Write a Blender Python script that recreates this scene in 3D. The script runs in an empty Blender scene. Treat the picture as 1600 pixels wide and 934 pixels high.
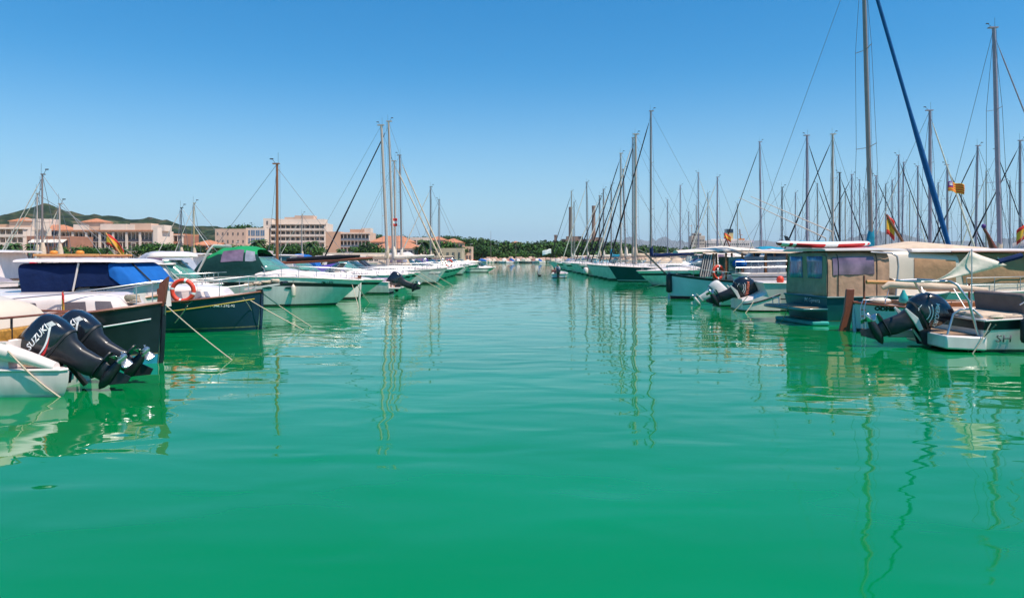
import bpy, math, random
from math import sin, cos, pi, radians, sqrt, atan2, asin
from mathutils import Vector, Matrix, Euler, noise
from mathutils.bvhtree import BVHTree
random.seed(7)
S = bpy.context.scene
COL = S.collection
# ------------------------------------------------------------------ camera, sky, sun, exposure
F, HZ, EYE = 1150.0, 403.0, 2.3          # focal length in photo pixels, horizon row, eye height
def UX(px, Y): return (px - 800.0) / F * Y
def UZ(py, Y): return EYE - (py - HZ) / F * Y
def DY(py): return EYE * F / (py - HZ)
cd = bpy.data.cameras.new('camera'); cam = bpy.data.objects.new('camera', cd); COL.objects.link(cam)
cam.location = (0, 0, EYE); cam.rotation_euler = (radians(90), 0, 0)
cd.sensor_width = 36; cd.lens = 36 * F / 1600; cd.shift_y = -(467 - HZ) / 1600
cd.clip_start = 0.1; cd.clip_end = 40000
S.camera = cam
SUN_EL, SUN_AZ = radians(60), radians(122)   # azimuth clockwise from +Y (view direction)
W = bpy.data.worlds.new("World"); S.world = W; W.use_nodes = True
wn = W.node_tree.nodes; wl = W.node_tree.links
for n in list(wn): wn.remove(n)
sky = wn.new('ShaderNodeTexSky'); sky.sky_type = 'NISHITA'; sky.sun_disc = False
sky.sun_elevation = SUN_EL; sky.sun_rotation = SUN_AZ
sky.altitude = 0; sky.air_density = 0.9; sky.dust_density = 0.0; sky.ozone_density = 4.0
gm = wn.new('ShaderNodeGamma'); gm.inputs[1].default_value = 0.76
hs = wn.new('ShaderNodeHueSaturation'); hs.inputs['Saturation'].default_value = 1.6
tn = wn.new('ShaderNodeMix'); tn.data_type = 'RGBA'; tn.blend_type = 'MULTIPLY'; tn.inputs[0].default_value = 1; tn.inputs[7].default_value = (1.26, 1.60, 1.55, 1)
bg = wn.new('ShaderNodeBackground'); bg.inputs[1].default_value = 0.12
wo = wn.new('ShaderNodeOutputWorld'); wl.new(sky.outputs[0], gm.inputs[0]); wl.new(gm.outputs[0], hs.inputs['Color']); wl.new(hs.outputs[0], tn.inputs[6]); 
wt = wn.new('ShaderNodeTexCoord'); wx = wn.new('ShaderNodeSeparateXYZ'); wl.new(wt.outputs['Generated'], wx.inputs[0])
wr = wn.new('ShaderNodeMapRange'); wr.interpolation_type = 'SMOOTHSTEP'; wr.inputs[1].default_value = -0.08; wr.inputs[2].default_value = 0.26; wr.inputs[3].default_value = 0.9; wr.inputs[4].default_value = 0.0
wl.new(wx.outputs[2], wr.inputs[0])
hz = wn.new('ShaderNodeMix'); hz.data_type = 'RGBA'; hz.inputs[7].default_value = (3.35, 4.65, 5.85, 1)      # pale sea haze low in the sky
wl.new(wr.outputs[0], hz.inputs[0]); wl.new(tn.outputs[2], hz.inputs[6]); wl.new(hz.outputs[2], bg.inputs[0]); wl.new(bg.outputs[0], wo.inputs[0])
sl = bpy.data.lights.new('sun', 'SUN'); sl.energy = 5.0; sl.angle = radians(0.55); sl.color = (1.0, 0.895, 0.775)
so = bpy.data.objects.new('sun', sl); COL.objects.link(so)
sd = Vector((sin(SUN_AZ) * cos(SUN_EL), cos(SUN_AZ) * cos(SUN_EL), sin(SUN_EL)))
so.rotation_euler = sd.to_track_quat('Z', 'Y').to_euler(); so.location = (30, -20, 60)
S.view_settings.view_transform = 'Standard'; S.view_settings.look = 'None'
S.view_settings.exposure = 0.28; S.view_settings.gamma = 1; S.view_settings.use_curve_mapping = False
S.cycles.max_bounces = 7; S.cycles.diffuse_bounces = 3; S.cycles.glossy_bounces = 4
S.cycles.transmission_bounces = 4; S.cycles.transparent_max_bounces = 12; S.cycles.volume_bounces = 0
S.cycles.use_denoising = True; S.cycles.caustics_reflective = False; S.cycles.caustics_refractive = False
S.cycles.sample_clamp_indirect = 6
# ------------------------------------------------------------------ materials
MC = {}
def mat(name, col, rough=0.5, metal=0.0, var=0.12, scale=6.0, coat=0.0, bump=0.0, bscale=40.0, spec=0.5, trans=0.0, alpha=1.0, stretch=(1, 1, 1), ior=1.45):
    if name in MC: return MC[name]
    m = bpy.data.materials.new(name); m.use_nodes = True; MC[name] = m
    nt = m.node_tree; b = nt.nodes['Principled BSDF']
    b.inputs['Roughness'].default_value = rough; b.inputs['Metallic'].default_value = metal
    b.inputs['Specular IOR Level'].default_value = spec; b.inputs['IOR'].default_value = ior
    b.inputs['Coat Weight'].default_value = coat; b.inputs['Coat Roughness'].default_value = 0.08
    b.inputs['Transmission Weight'].default_value = trans; b.inputs['Alpha'].default_value = alpha
    tc = nt.nodes.new('ShaderNodeTexCoord'); mp = nt.nodes.new('ShaderNodeMapping'); mp.inputs['Scale'].default_value = stretch
    nt.links.new(tc.outputs['Object'], mp.inputs[0])
    nz = nt.nodes.new('ShaderNodeTexNoise'); nz.inputs['Scale'].default_value = scale; nz.inputs['Detail'].default_value = 5
    nt.links.new(mp.outputs[0], nz.inputs['Vector'])
    rp = nt.nodes.new('ShaderNodeValToRGB'); rp.color_ramp.elements[0].position = 0.3; rp.color_ramp.elements[1].position = 0.7
    c = Vector(col[:3])
    rp.color_ramp.elements[0].color = (*(c * (1 - var)), 1)
    rp.color_ramp.elements[1].color = (*[min(x * (1 + var * 0.6), 0.9) for x in c], 1)
    nt.links.new(nz.outputs['Fac'], rp.inputs[0]); nt.links.new(rp.outputs[0], b.inputs['Base Color'])
    if bump:
        nb = nt.nodes.new('ShaderNodeTexNoise'); nb.inputs['Scale'].default_value = bscale; nb.inputs['Detail'].default_value = 3
        nt.links.new(mp.outputs[0], nb.inputs['Vector'])
        bp = nt.nodes.new('ShaderNodeBump'); bp.inputs['Strength'].default_value = bump; bp.inputs['Distance'].default_value = 0.02
        nt.links.new(nb.outputs['Fac'], bp.inputs['Height']); nt.links.new(bp.outputs[0], b.inputs['Normal'])
    return m
GEL = mat('white gelcoat', (0.83, 0.72, 0.68), 0.28, var=0.12, scale=1.6, coat=0.3, stretch=(2, 2, 0.6))
GELC = mat('cream gelcoat', (0.70, 0.60, 0.49), 0.35, var=0.08, scale=1.5, coat=0.2)
GELG = mat('grey white gelcoat', (0.62, 0.57, 0.54), 0.35, var=0.14, scale=1.3, coat=0.2)
HGREEN = mat('off white hull paint', (0.78, 0.67, 0.66), 0.3, var=0.16, scale=1.6, coat=0.3, stretch=(3, 3, 0.5))
HBLUE = mat('pale blue hull paint', (0.68, 0.64, 0.74), 0.4, var=0.12, scale=1.5)
HNAVY = mat('navy hull paint', (0.012, 0.03, 0.065), 0.2, var=0.2, scale=1.2, coat=0.5)
HBLACK = mat('black green hull paint', (0.012, 0.018, 0.026), 0.34, var=0.5, scale=1.6, coat=0.35)
HTEAL = mat('teal hull paint', (0.010, 0.115, 0.13), 0.35, var=0.2, scale=1.4, coat=0.3)
STAIN = mat('waterline slime', (0.22, 0.20, 0.11), 0.7, var=0.5, scale=7, stretch=(1, 1, 3))
TEALA = mat('teal antifouling', (0.02, 0.36, 0.33), 0.6, var=0.2, scale=3)
BLUEA = mat('blue antifouling', (0.02, 0.30, 0.46), 0.6, var=0.25, scale=3)
DARKA = mat('dark antifouling', (0.02, 0.028, 0.035), 0.6, var=0.3, scale=3)
REDA = mat('maroon antifouling', (0.10, 0.025, 0.035), 0.6, var=0.3, scale=3)
BLK = mat('black stripe', (0.018, 0.02, 0.026), 0.3, var=0.2)
WHT = mat('white marking', (0.8, 0.8, 0.8), 0.4, var=0.03)
YEL = mat('yellow stripe', (0.62, 0.42, 0.07), 0.4, var=0.1)
RED = mat('red marking', (0.62, 0.03, 0.035), 0.4, var=0.1)
DECK = mat('non slip deck', (0.62, 0.55, 0.48), 0.7, var=0.12, scale=5, bump=0.15, bscale=90)
DECKP = mat('pinkish worn deck', (0.55, 0.42, 0.35), 0.7, var=0.18, scale=4, bump=0.2, bscale=60)
def plank(name, c, k=22.0, dark=0.35, axis=1):
    if name in MC: return MC[name]
    m = mat(name, c, 0.5, var=0.25, scale=9, stretch=(1, 6, 6)); nt = m.node_tree; b = nt.nodes['Principled BSDF']
    tc = nt.nodes.new('ShaderNodeTexCoord'); sp = nt.nodes.new('ShaderNodeSeparateXYZ'); nt.links.new(tc.outputs['Object'], sp.inputs[0])
    mu = nt.nodes.new('ShaderNodeMath'); mu.operation = 'MULTIPLY'; mu.inputs[1].default_value = k; nt.links.new(sp.outputs[axis], mu.inputs[0])
    fr = nt.nodes.new('ShaderNodeMath'); fr.operation = 'FRACT'; nt.links.new(mu.outputs[0], fr.inputs[0])
    gt = nt.nodes.new('ShaderNodeMath'); gt.operation = 'GREATER_THAN'; gt.inputs[1].default_value = 0.12; nt.links.new(fr.outputs[0], gt.inputs[0])
    mx = nt.nodes.new('ShaderNodeMix'); mx.data_type = 'RGBA'; nt.links.new(gt.outputs[0], mx.inputs[0])
    src = b.inputs['Base Color'].links[0].from_socket
    mx.inputs[6].default_value = (*[x * dark for x in c], 1); nt.links.new(src, mx.inputs[7]); nt.links.new(mx.outputs[2], b.inputs['Base Color'])
    return m
TEAK = plank('teak planking', (0.46, 0.29, 0.18))
WOOD = mat('varnished wood', (0.28, 0.10, 0.035), 0.3, var=0.3, scale=9, coat=0.5, stretch=(1, 5, 5))
WOODR = mat('red brown wood', (0.20, 0.055, 0.03), 0.45, var=0.3, scale=10, coat=0.2, stretch=(4, 4, 1))
WOODO = mat('orange pine spar', (0.62, 0.30, 0.10), 0.4, var=0.2, scale=9, coat=0.3, stretch=(1, 5, 5))
WOODY = mat('honey coloured panel', (0.50, 0.25, 0.05), 0.45, var=0.35, scale=5, stretch=(1, 3, 3))
RUBR = mat('red brown rail', (0.22, 0.07, 0.04), 0.45, var=0.2)
STEEL = mat('stainless steel', (0.52, 0.52, 0.54), 0.34, metal=0.9, var=0.04)
ALU = mat('mast aluminium', (0.30, 0.24, 0.23), 0.42, metal=0.35, var=0.08, scale=3)
ALUW = mat('white painted mast', (0.46, 0.38, 0.34), 0.4, var=0.06, scale=3)
ALUD = mat('dark mast', (0.07, 0.07, 0.08), 0.4, var=0.2)
WIRE = mat('rigging wire', (0.13, 0.15, 0.19), 0.5, var=0.1)
ROPE = mat('mooring rope', (0.60, 0.48, 0.37), 0.85, var=0.25, scale=60, bump=0.5, bscale=120)
ROPED = mat('weathered rope', (0.20, 0.19, 0.15), 0.9, var=0.4, scale=60)
RUB = mat('black rubber', (0.02, 0.022, 0.026), 0.55, var=0.2)
OBK = mat('glossy black cowling', (0.012, 0.014, 0.021), 0.2, var=0.2, coat=0.8)
OBM = mat('matt black casting', (0.016, 0.018, 0.024), 0.42, var=0.3, scale=12, coat=0.15)
OBW = mat('white outboard paint', (0.62, 0.60, 0.58), 0.35, var=0.08, coat=0.3)
OBG = mat('silver strut', (0.55, 0.57, 0.56), 0.4, metal=0.1, var=0.08)
PROP = mat('propeller steel', (0.62, 0.60, 0.58), 0.25, metal=0.9, var=0.1)
GLASS = mat('tinted boat glass', (0.02, 0.06, 0.06), 0.06, var=0.1, spec=0.8, coat=0.6)
GLASSG = mat('green boat glass', (0.10, 0.27, 0.23), 0.08, var=0.2, spec=0.8, coat=0.5)
GLASSC = mat('clear plastic window', (0.30, 0.30, 0.36), 0.12, var=0.35, scale=2.4, spec=0.7, coat=0.5)
GLASSV = mat('violet canvas window', (0.20, 0.13, 0.19), 0.16, var=0.6, scale=2.0, spec=0.7, coat=0.5)
GLASSB = mat('blue canvas window', (0.13, 0.19, 0.40), 0.15, var=0.5, scale=6, spec=0.7, coat=0.5, stretch=(6, 6, 0.6))
HATCH = mat('grey mesh blind', (0.13, 0.11, 0.13), 0.6, var=0.3, scale=60)
def cloth(name, c, var=0.14): return mat(name, c, 0.85, var=var, scale=3.5, bump=1.0, bscale=5, spec=0.2)
CBLUE = cloth('navy canvas', (0.008, 0.022, 0.085)); CBLUE2 = cloth('bright blue canvas', (0.012, 0.12, 0.42))  # on the near llaut both stand for one canvas, shaded and sunlit
CGREEN = cloth('green canvas', (0.015, 0.27, 0.10)); CGREEN_SHADE = cloth('green canvas in shade', (0.008, 0.045, 0.045))  # the darker one is the canopy side with shade put into its colour
CTAN = cloth('tan canvas', (0.48, 0.31, 0.205)); CTAN_SHADE = cloth('tan canvas in shade', (0.34, 0.30, 0.22)); CBEIGE = cloth('beige canvas', (0.62, 0.48, 0.36))  # tent's aft panel gets a darker tan with its shade painted in
CWHITE = cloth('white canvas', (0.76, 0.66, 0.57)); CPURP = cloth('violet canvas', (0.09, 0.06, 0.30)); CBLACK = cloth('black canvas', (0.02, 0.02, 0.028))
CRED = cloth('red canvas', (0.42, 0.02, 0.04)); CTURQ = cloth('turquoise canvas', (0.02, 0.25, 0.38)); CGREY = cloth('grey cushion', (0.15, 0.12, 0.12)); CSAIL = cloth('blue sail strip', (0.01, 0.09, 0.27))
CBROWN = cloth('brown canvas', (0.42, 0.245, 0.14))
LIFER = mat('lifebuoy red', (0.70, 0.06, 0.03), 0.5, var=0.1)
ORANGE = mat('orange plastic', (0.75, 0.26, 0.04), 0.5, var=0.1)
# ------------------------------------------------------------------ mesh builder
def V(*a): return Vector(a)
class MB:
    def __init__(s): s.v = []; s.f = []; s.m = []; s.mats = []
    def mi(s, m):
        if m not in s.mats: s.mats.append(m)
        return s.mats.index(m)
    def add(s, vs, fs, m):
        o = len(s.v); s.v += [tuple(v) for v in vs]
        for k, f in enumerate(fs):
            s.f.append([i + o for i in f]); s.m.append(s.mi(m[k] if isinstance(m, list) else m))
        return s
    def box(s, c, d, m, rot=None):
        c = Vector(c); R = Euler(rot).to_matrix() if rot else Matrix.Identity(3)
        vs = [c + R @ Vector((x * d[0] / 2, y * d[1] / 2, z * d[2] / 2)) for x in (-1, 1) for y in (-1, 1) for z in (-1, 1)]
        return s.add(vs, [(0, 1, 3, 2), (4, 6, 7, 5), (0, 4, 5, 1), (2, 3, 7, 6), (0, 2, 6, 4), (1, 5, 7, 3)], m)
    def loft(s, rings, m, closed=True, caps=(True, True)):
        n = len(rings[0]); vs = [p for r in rings for p in r]; fs = []; ms = []
        for i in range(len(rings) - 1):
            for j in range(n if closed else n - 1):
                k = (j + 1) % n; fs.append((i * n + j, i * n + k, (i + 1) * n + k, (i + 1) * n + j)); ms.append(m(i, j) if callable(m) else m)
        mm = m(0, 0) if callable(m) else m
        if caps[0]: fs.append(tuple(range(n))[::-1]); ms.append(mm)
        if caps[1]: fs.append(tuple((len(rings) - 1) * n + j for j in range(n))); ms.append(mm)
        return s.add(vs, fs, ms)
    def tube(s, pts, r, m, n=6, caps=True, flat=1.0):
        pts = [Vector(p) for p in pts]; rings = []; up = None
        for i, p in enumerate(pts):
            d = (pts[min(i + 1, len(pts) - 1)] - pts[max(i - 1, 0)])
            if d.length < 1e-9: d = V(0, 0, 1)
            d.normalize()
            if up is None:
                up = V(0, 0, 1) if abs(d.z) < 0.9 else V(1, 0, 0)
            a = d.cross(up)
            if a.length < 1e-4: a = d.cross(V(0, 1, 0))
            a.normalize(); b = a.cross(d).normalized(); up = b
            rr = r[i] if isinstance(r, (list, tuple)) else r
            rings.append([p + a * cos(2 * pi * k / n) * rr + b * sin(2 * pi * k / n) * rr * flat for k in range(n)])
        return s.loft(rings, m, True, (caps, caps))
    def prism(s, pts, vec, m):
        vec = Vector(vec); n = len(pts); a = [Vector(p) for p in pts]; b = [p + vec for p in a]
        fs = [tuple(range(n))[::-1], tuple(range(n, 2 * n))] + [(i, (i + 1) % n, n + (i + 1) % n, n + i) for i in range(n)]
        return s.add(a + b, fs, m)
    def lathe(s, prof, m, c=(0, 0, 0), axis='z', n=16):
        rings = []
        for r, z in prof:
            ring = []
            for k in range(n):
                x, y = r * cos(2 * pi * k / n), r * sin(2 * pi * k / n)
                p = {'z': V(x, y, z), 'x': V(z, x, y), 'y': V(y, z, x)}[axis]
                ring.append(p + Vector(c))
            rings.append(ring)
        return s.loft(rings, m, True, (True, True))
    def torus(s, c, R, r, m, axis='y', n=32, k=10, mf=None):
        rings = []
        for i in range(n + 1):
            a = 2 * pi * i / n; ring = []
            for j in range(k):
                b = 2 * pi * j / k; q = R + r * cos(b); h = r * sin(b)
                p = {'y': V(q * cos(a), h, q * sin(a)), 'z': V(q * cos(a), q * sin(a), h), 'x': V(h, q * cos(a), q * sin(a))}[axis]
                ring.append(p + Vector(c))
            rings.append(ring)
        return s.loft(rings, (lambda i, j: mf(i)) if mf else m, True, (False, False))
    def grid(s, fn, nu, nv, m):
        vs = [fn(i / nu, j / nv) for i in range(nu + 1) for j in range(nv + 1)]; fs = []; ms = []
        for i in range(nu):
            for j in range(nv):
                a = i * (nv + 1) + j; fs.append((a, a + nv + 1, a + nv + 2, a + 1)); ms.append(m(i, j) if callable(m) else m)
        return s.add(vs, fs, ms)
    def blob(s, c, r, m, n=10, k=7, jit=0.0):
        rings = []
        for i in range(1, k):
            a = pi * i / k
            rings.append([Vector(c) + V(r[0] * sin(a) * cos(2 * pi * j / n), r[1] * sin(a) * sin(2 * pi * j / n), r[2] * cos(a)) * (1 + random.uniform(-jit, jit)) for j in range(n)])
        return s.loft(rings, m, True, (True, True))
    def mesh(s, name, smooth=35):
        me = bpy.data.meshes.new(name); me.from_pydata(s.v, [], s.f)
        for m in s.mats: me.materials.append(m)
        me.polygons.foreach_set('material_index', s.m)
        me.validate(); me.update()
        if smooth: me.shade_smooth(); me.set_sharp_from_angle(angle=radians(smooth))
        return me
    def build(s, name, parent=None, loc=(0, 0, 0), rot=(0, 0, 0), smooth=35, bevel=0.0, solid=0.0, label=None):
        import bmesh
        me = s.mesh(name, 0)
        bm = bmesh.new(); bm.from_mesh(me)
        if solid == 0: bmesh.ops.recalc_face_normals(bm, faces=bm.faces)
        bm.to_mesh(me); bm.free()
        if smooth: me.shade_smooth(); me.set_sharp_from_angle(angle=radians(smooth))
        o = bpy.data.objects.new(name, me); COL.objects.link(o)
        o.location = loc; o.rotation_euler = rot
        if parent: o.parent = parent
        if solid:
            md = o.modifiers.new('thickness', 'SOLIDIFY'); md.thickness = abs(solid); md.offset = 1 if solid > 0 else -1
        if bevel:
            md = o.modifiers.new('edge', 'BEVEL'); md.width = bevel; md.segments = 2; md.limit_method = 'ANGLE'; md.angle_limit = radians(40)
        if label: o['label'] = label
        return o
def thing(name, label, cat, loc=(0, 0, 0), rz=0.0, group=None):
    o = bpy.data.objects.new(name, None); COL.objects.link(o); o.empty_display_size = 0.3
    o.location = loc; o.rotation_euler = (0, 0, rz); o['label'] = label; o['category'] = cat
    if group: o['group'] = group
    return o
def tag(o, label, cat, group=None):
    o['label'] = label; o['category'] = cat
    if group: o['group'] = group
    return o
def struct(o, kind='structure'): o['kind'] = kind; return o
def copy_tree(o, parent=None):
    c = o.copy(); COL.objects.link(c); c.parent = parent
    for ch in list(o.children): copy_tree(ch, c)
    return c
def lerp(a, b, t): return a + (b - a) * t
def text(parent, s, size, m, org, xd, yd, name='lettering', onto=None, shear=0.0, bold=0.0, depth=0.003, sx=1.0, nudge=0.010):
    cu = bpy.data.curves.new('t', 'FONT'); cu.body = s; cu.size = size; cu.shear = shear; cu.offset = bold; cu.align_x = 'CENTER'; cu.align_y = 'CENTER'; cu.resolution_u = 2
    to = bpy.data.objects.new('t', cu); COL.objects.link(to); bpy.context.view_layer.update()
    me = bpy.data.meshes.new_from_object(to.evaluated_get(bpy.context.evaluated_depsgraph_get()))
    bpy.data.objects.remove(to); bpy.data.curves.remove(cu)
    me.name = name; org = Vector(org); xd = Vector(xd).normalized(); yd = Vector(yd).normalized(); n = xd.cross(yd).normalized()
    for v in me.vertices:
        p = org + xd * v.co.x * sx + yd * v.co.y
        if onto:
            h = onto.ray_cast(p + n * 0.6, -n)
            if h[0]: p = h[0] + n * nudge
        v.co = p
    me.materials.clear(); me.materials.append(m)
    o = bpy.data.objects.new(name, me); COL.objects.link(o); o.parent = parent
    md = o.modifiers.new('thickness', 'SOLIDIFY'); md.thickness = depth; md.offset = 1
    return o
def bvh(o): return BVHTree.FromPolygons([v.co.copy() for v in o.data.vertices], [tuple(p.vertices) for p in o.data.polygons])
# arch surface: sections (x at base, x at top, half width, z base, z top, squareness)
class Arch:
    def __init__(s, secs): s.s = secs
    def at(s, u):
        n = len(s.s) - 1; k = min(int(u * n), n - 1); t = u * n - k
        return [lerp(a, b, t) for a, b in zip(s.s[k], s.s[k + 1])]
    def P(s, u, v, off=0.0):
        xb, xt, hw, z0, z1, n = s.at(u); a = pi * v
        f = abs(sin(a)) ** (2 / n)
        y = -(hw + off) * (1 if cos(a) > 0 else -1) * abs(cos(a)) ** (2 / n)
        return V(xb + (xt - xb) * f, y, z0 + (z1 - z0 + off) * f)
    def surf(s, mb, m, per=3, nv=28, caps=(1, 1)):
        nu = (len(s.s) - 1) * per
        rings = [[s.P(i / nu, j / nv) for j in range(nv + 1)] for i in range(nu + 1)]
        return mb.loft(rings, m, False, tuple(bool(c) for c in caps))
    def v_of(s, zf, side, n):
        a = asin(min(1, max(zf, 0) ** (n / 2))); return a / pi if side < 0 else 1 - a / pi
    def patch(s, mb, m, u0, u1, z0, z1, side, off=0.008, nu=6, nz=4, slant=0.0):
        def fn(a, b):
            zf = lerp(z0, z1, b); u = lerp(u0, u1, a) + slant * b; n = s.at(u)[5]
            return s.P(u, s.v_of(zf, side, n), off)
        def fi(a, b):
            zf = lerp(z0, z1, b); u = lerp(u0, u1, a) + slant * b; n = s.at(u)[5]
            return s.P(u, s.v_of(zf, side, n), -0.004)
        mb.grid(fn, nu, nz, m); o = len(mb.v)
        # rim so that the pane has thickness
        edge = [(0, j / nz) for j in range(nz + 1)] + [(i / nu, 1) for i in range(1, nu + 1)] + [(1, 1 - j / nz) for j in range(1, nz + 1)] + [(1 - i / nu, 0) for i in range(1, nu)]
        A = [fn(*e) for e in edge]; Bq = [fi(*e) for e in edge]; k = len(edge)
        mb.add(A + Bq, [(i, (i + 1) % k, k + (i + 1) % k, k + i) for i in range(k)], m)
        return mb
    def endpane(s, mb, m, u, y0, y1, z0, z1, off=0.01):
        xb, xt, hw, zb, zt, n = s.at(u)
        sg = 1 if u > 0.5 else -1
        pts = [V(lerp(xb, xt, z) , y * hw, lerp(zb, zt, z)) for y, z in ((y0, z0), (y1, z0), (y1, z1), (y0, z1))]
        pts = [p - V(sg * 0.004, 0, 0) for p in pts]
        return mb.prism(pts, (sg * (off + 0.004), 0, 0), m)
# ------------------------------------------------------------------ hulls
class Hull:
    def __init__(s, L, B, fb, stern='transom', rake=0.6, srake=0.0, tr=0.85, draft=0.45, flare=0.8, bowp=2.2, wl=0.86):
        s.L, s.B, s.fb, s.stern, s.rake, s.srake, s.tr, s.draft, s.flare, s.bowp, s.wl = L, B, fb, stern, rake, srake, tr, draft, flare, bowp, wl
    def sheer(s, t):
        b, m, a = s.fb[2], s.fb[1], s.fb[0]; tm = 0.45     # fb = (bow, mid, stern)
        return b * (t - tm) * (t - 1) / (tm) + m * t * (t - 1) / (tm * (tm - 1)) + a * t * (t - tm) / (1 - tm)
    def hb(s, t):
        if s.stern == 'double': return s.B / 2 * max(1 - abs(2 * t - 1) ** 2.7, 0.0) ** 0.8 + 0.035
        if t < 0.45: return s.B / 2 * (s.tr + (1 - s.tr) * sin(pi / 2 * t / 0.45))
        return s.B / 2 * (1 - ((t - 0.45) / 0.55) ** s.bowp) + 0.03
    def hw(s, t, z):
        zs = s.sheer(t); b = s.hb(t)
        fine = s.wl * (1 - 0.35 * max(0, (t - 0.5) / 0.5) ** 2)
        if s.stern == 'double': fine = s.wl * (1 - 0.3 * abs(2 * t - 1) ** 2)
        bw = b * fine; f = min(max(z / zs, 0), 1.05)
        return bw + (b - bw) * f ** s.flare
    def X(s, t, z):
        zs = s.sheer(t); k = 1 - min(max(z, -0.3) / zs, 1.1)
        x = t * s.L - s.rake * k * max(0, (t - 0.5) / 0.5) ** 2
        return x + s.srake * k * max(0, (0.5 - t) / 0.5) ** 2
    def P(s, t, z, side, off=0.0): return V(s.X(t, z), side * (s.hw(t, z) + off), z)
    def mesh(s, mb, bands, N=30):
        # bands: [(height function of sheer, material below that height)], bottom first
        rings = []; lev = [None] * 2 + [b[0] for b in bands]
        nl = len(bands)
        for i in range(N + 1):
            t = i / N; zs = s.sheer(t); side = []
            zz = [0.0 - 0.06] + [h(zs) if callable(h) else h for h, _ in bands]
            for z in zz: side.append(s.P(t, z, -1))
            kd = s.draft * (1 - 0.5 * t)
            x0 = s.X(t, -0.1)
            rings.append([V(x0, 0, -kd), V(x0, -s.hw(t, 0) * 0.6, -kd * 0.75)] + side)
        K = len(bands); n = K + 3
        def m(i, j): return bands[max(0, min(j - 2, K - 1))][1]
        mir = [[V(p.x, -p.y, p.z) for p in r] for r in rings]
        mb.loft(rings, m, False, (False, False)); mb.loft(mir, m, False, (False, False))
        for a_, b_ in ((rings[0], mir[0]), (rings[-1], mir[-1])):
            vs = a_ + b_; fs = [(0, 1, n + 1)]; ms = [bands[0][1]]
            for j in range(1, n - 1): fs.append((j, j + 1, n + j + 1, n + j)); ms.append(m(0, j))
            mb.add(vs, fs, ms)
    def deck(s, mb, m, cock=None, sole=0.25, rim=0.22, drop=0.03, msole=None, mside=None, camber=0.05):
        ts = sorted(set([i / 30 for i in range(31)] + ([cock[0] - 1e-4, cock[0], cock[1], cock[1] + 1e-4] if cock else [])))
        rings = []; msole = msole or m; mside = mside or m
        inc = lambda t: cock and cock[0] <= t <= cock[1]
        for t in ts:
            zs = s.sheer(t) - drop; w = max(s.hw(t, zs) - 0.012, 0.02); wi = max(w - rim, 0.01); x = s.X(t, zs)
            zf = sole if inc(t) else zs + camber * 0.5
            half = [V(x, -w, zs), V(x, -wi, zs + 0.005), V(x, -wi + (0.02 if inc(t) else 0.001), zf), V(x, 0, zf if inc(t) else zs + camber)]
            rings.append(half + [V(p.x, -p.y, p.z) for p in half[::-1][1:]])
        def mf(i, j):
            jj = min(j, 5 - j)
            if cock and cock[0] <= ts[i] and ts[i + 1] <= cock[1]: return (m, mside, msole)[jj]
            return m
        mb.loft(rings, mf, False, (False, False))
    def rail(s, mb, m, r=0.03, off=0.01, dz=0.0, t0=0.0, t1=1.0, N=28, flat=1.0, ends=True):
        for sd in (-1, 1):
            mb.tube([s.P(lerp(t0, t1, i / N), s.sheer(lerp(t0, t1, i / N)) + dz, sd, off) for i in range(N + 1)], r, m, 6, flat=flat)
        if ends and t0 == 0 and s.stern != 'double':
            a = s.P(0, s.sheer(0) + dz, -1, off); b = s.P(0, s.sheer(0) + dz, 1, off); mb.tube([a, b], r, m, 6, flat=flat)
    def line(s, mb, m, zf, t0, t1, h=0.03, side=(-1, 1), N=24, off=0.006):
        for sd in side:
            def fn(a, b): 
                t = lerp(t0, t1, a); z = zf(t) + (b - 0.5) * h
                return s.P(t, z, sd, off)
            mb.grid(fn, N, 1, m)
    def stanchions(s, mb, m, t0, t1, n, h=0.55, inset=0.06, r=0.014, pulpit=True, mid=True):
        for sd in (-1, 1):
            top = []; md = []
            for i in range(n + 1):
                t = lerp(t0, t1, i / n); z = s.sheer(t); p = s.P(t, z, sd, -inset); q = p + V(0.0, 0, h)
                mb.tube([p, q], r, m, 6); top.append(q); md.append(p + V(0, 0, h * 0.5))
            if pulpit:
                e = V(s.L + 0.12, 0, s.sheer(1) + h); top.append(V((e.x + top[-1].x) / 2 + 0.1, sd * abs(top[-1].y) * 0.75, e.z)); top.append(e)
            mb.tube(top, r, m, 6)
            if mid: mb.tube(md, r * 0.6, m, 5)
def mk_hull(root, H, bands, rubm=None, rubr=0.03, decom=None, cock=None, sole=0.25, rim=0.22, msole=None, mside=None, dlabel=None):
    if not callable(bands[1][0]): bands = bands[:2] + [(bands[1][0] + 0.03, STAIN)] + bands[2:]
    mb = MB(); H.mesh(mb, bands); ho = mb.build('hull', root, smooth=50)
    mb = MB(); H.deck(mb, decom or DECK, cock, sole, rim, msole=msole, mside=mside); do = mb.build('deck', root, smooth=30, solid=-0.008)
    if rubm:
        mb = MB(); H.rail(mb, rubm, rubr, dz=-0.02); mb.build('rub_rail', root)
    return ho, do
top = lambda zs: zs
def fr(k): return lambda zs: zs * k
def below(d): return lambda zs: zs - d
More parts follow.
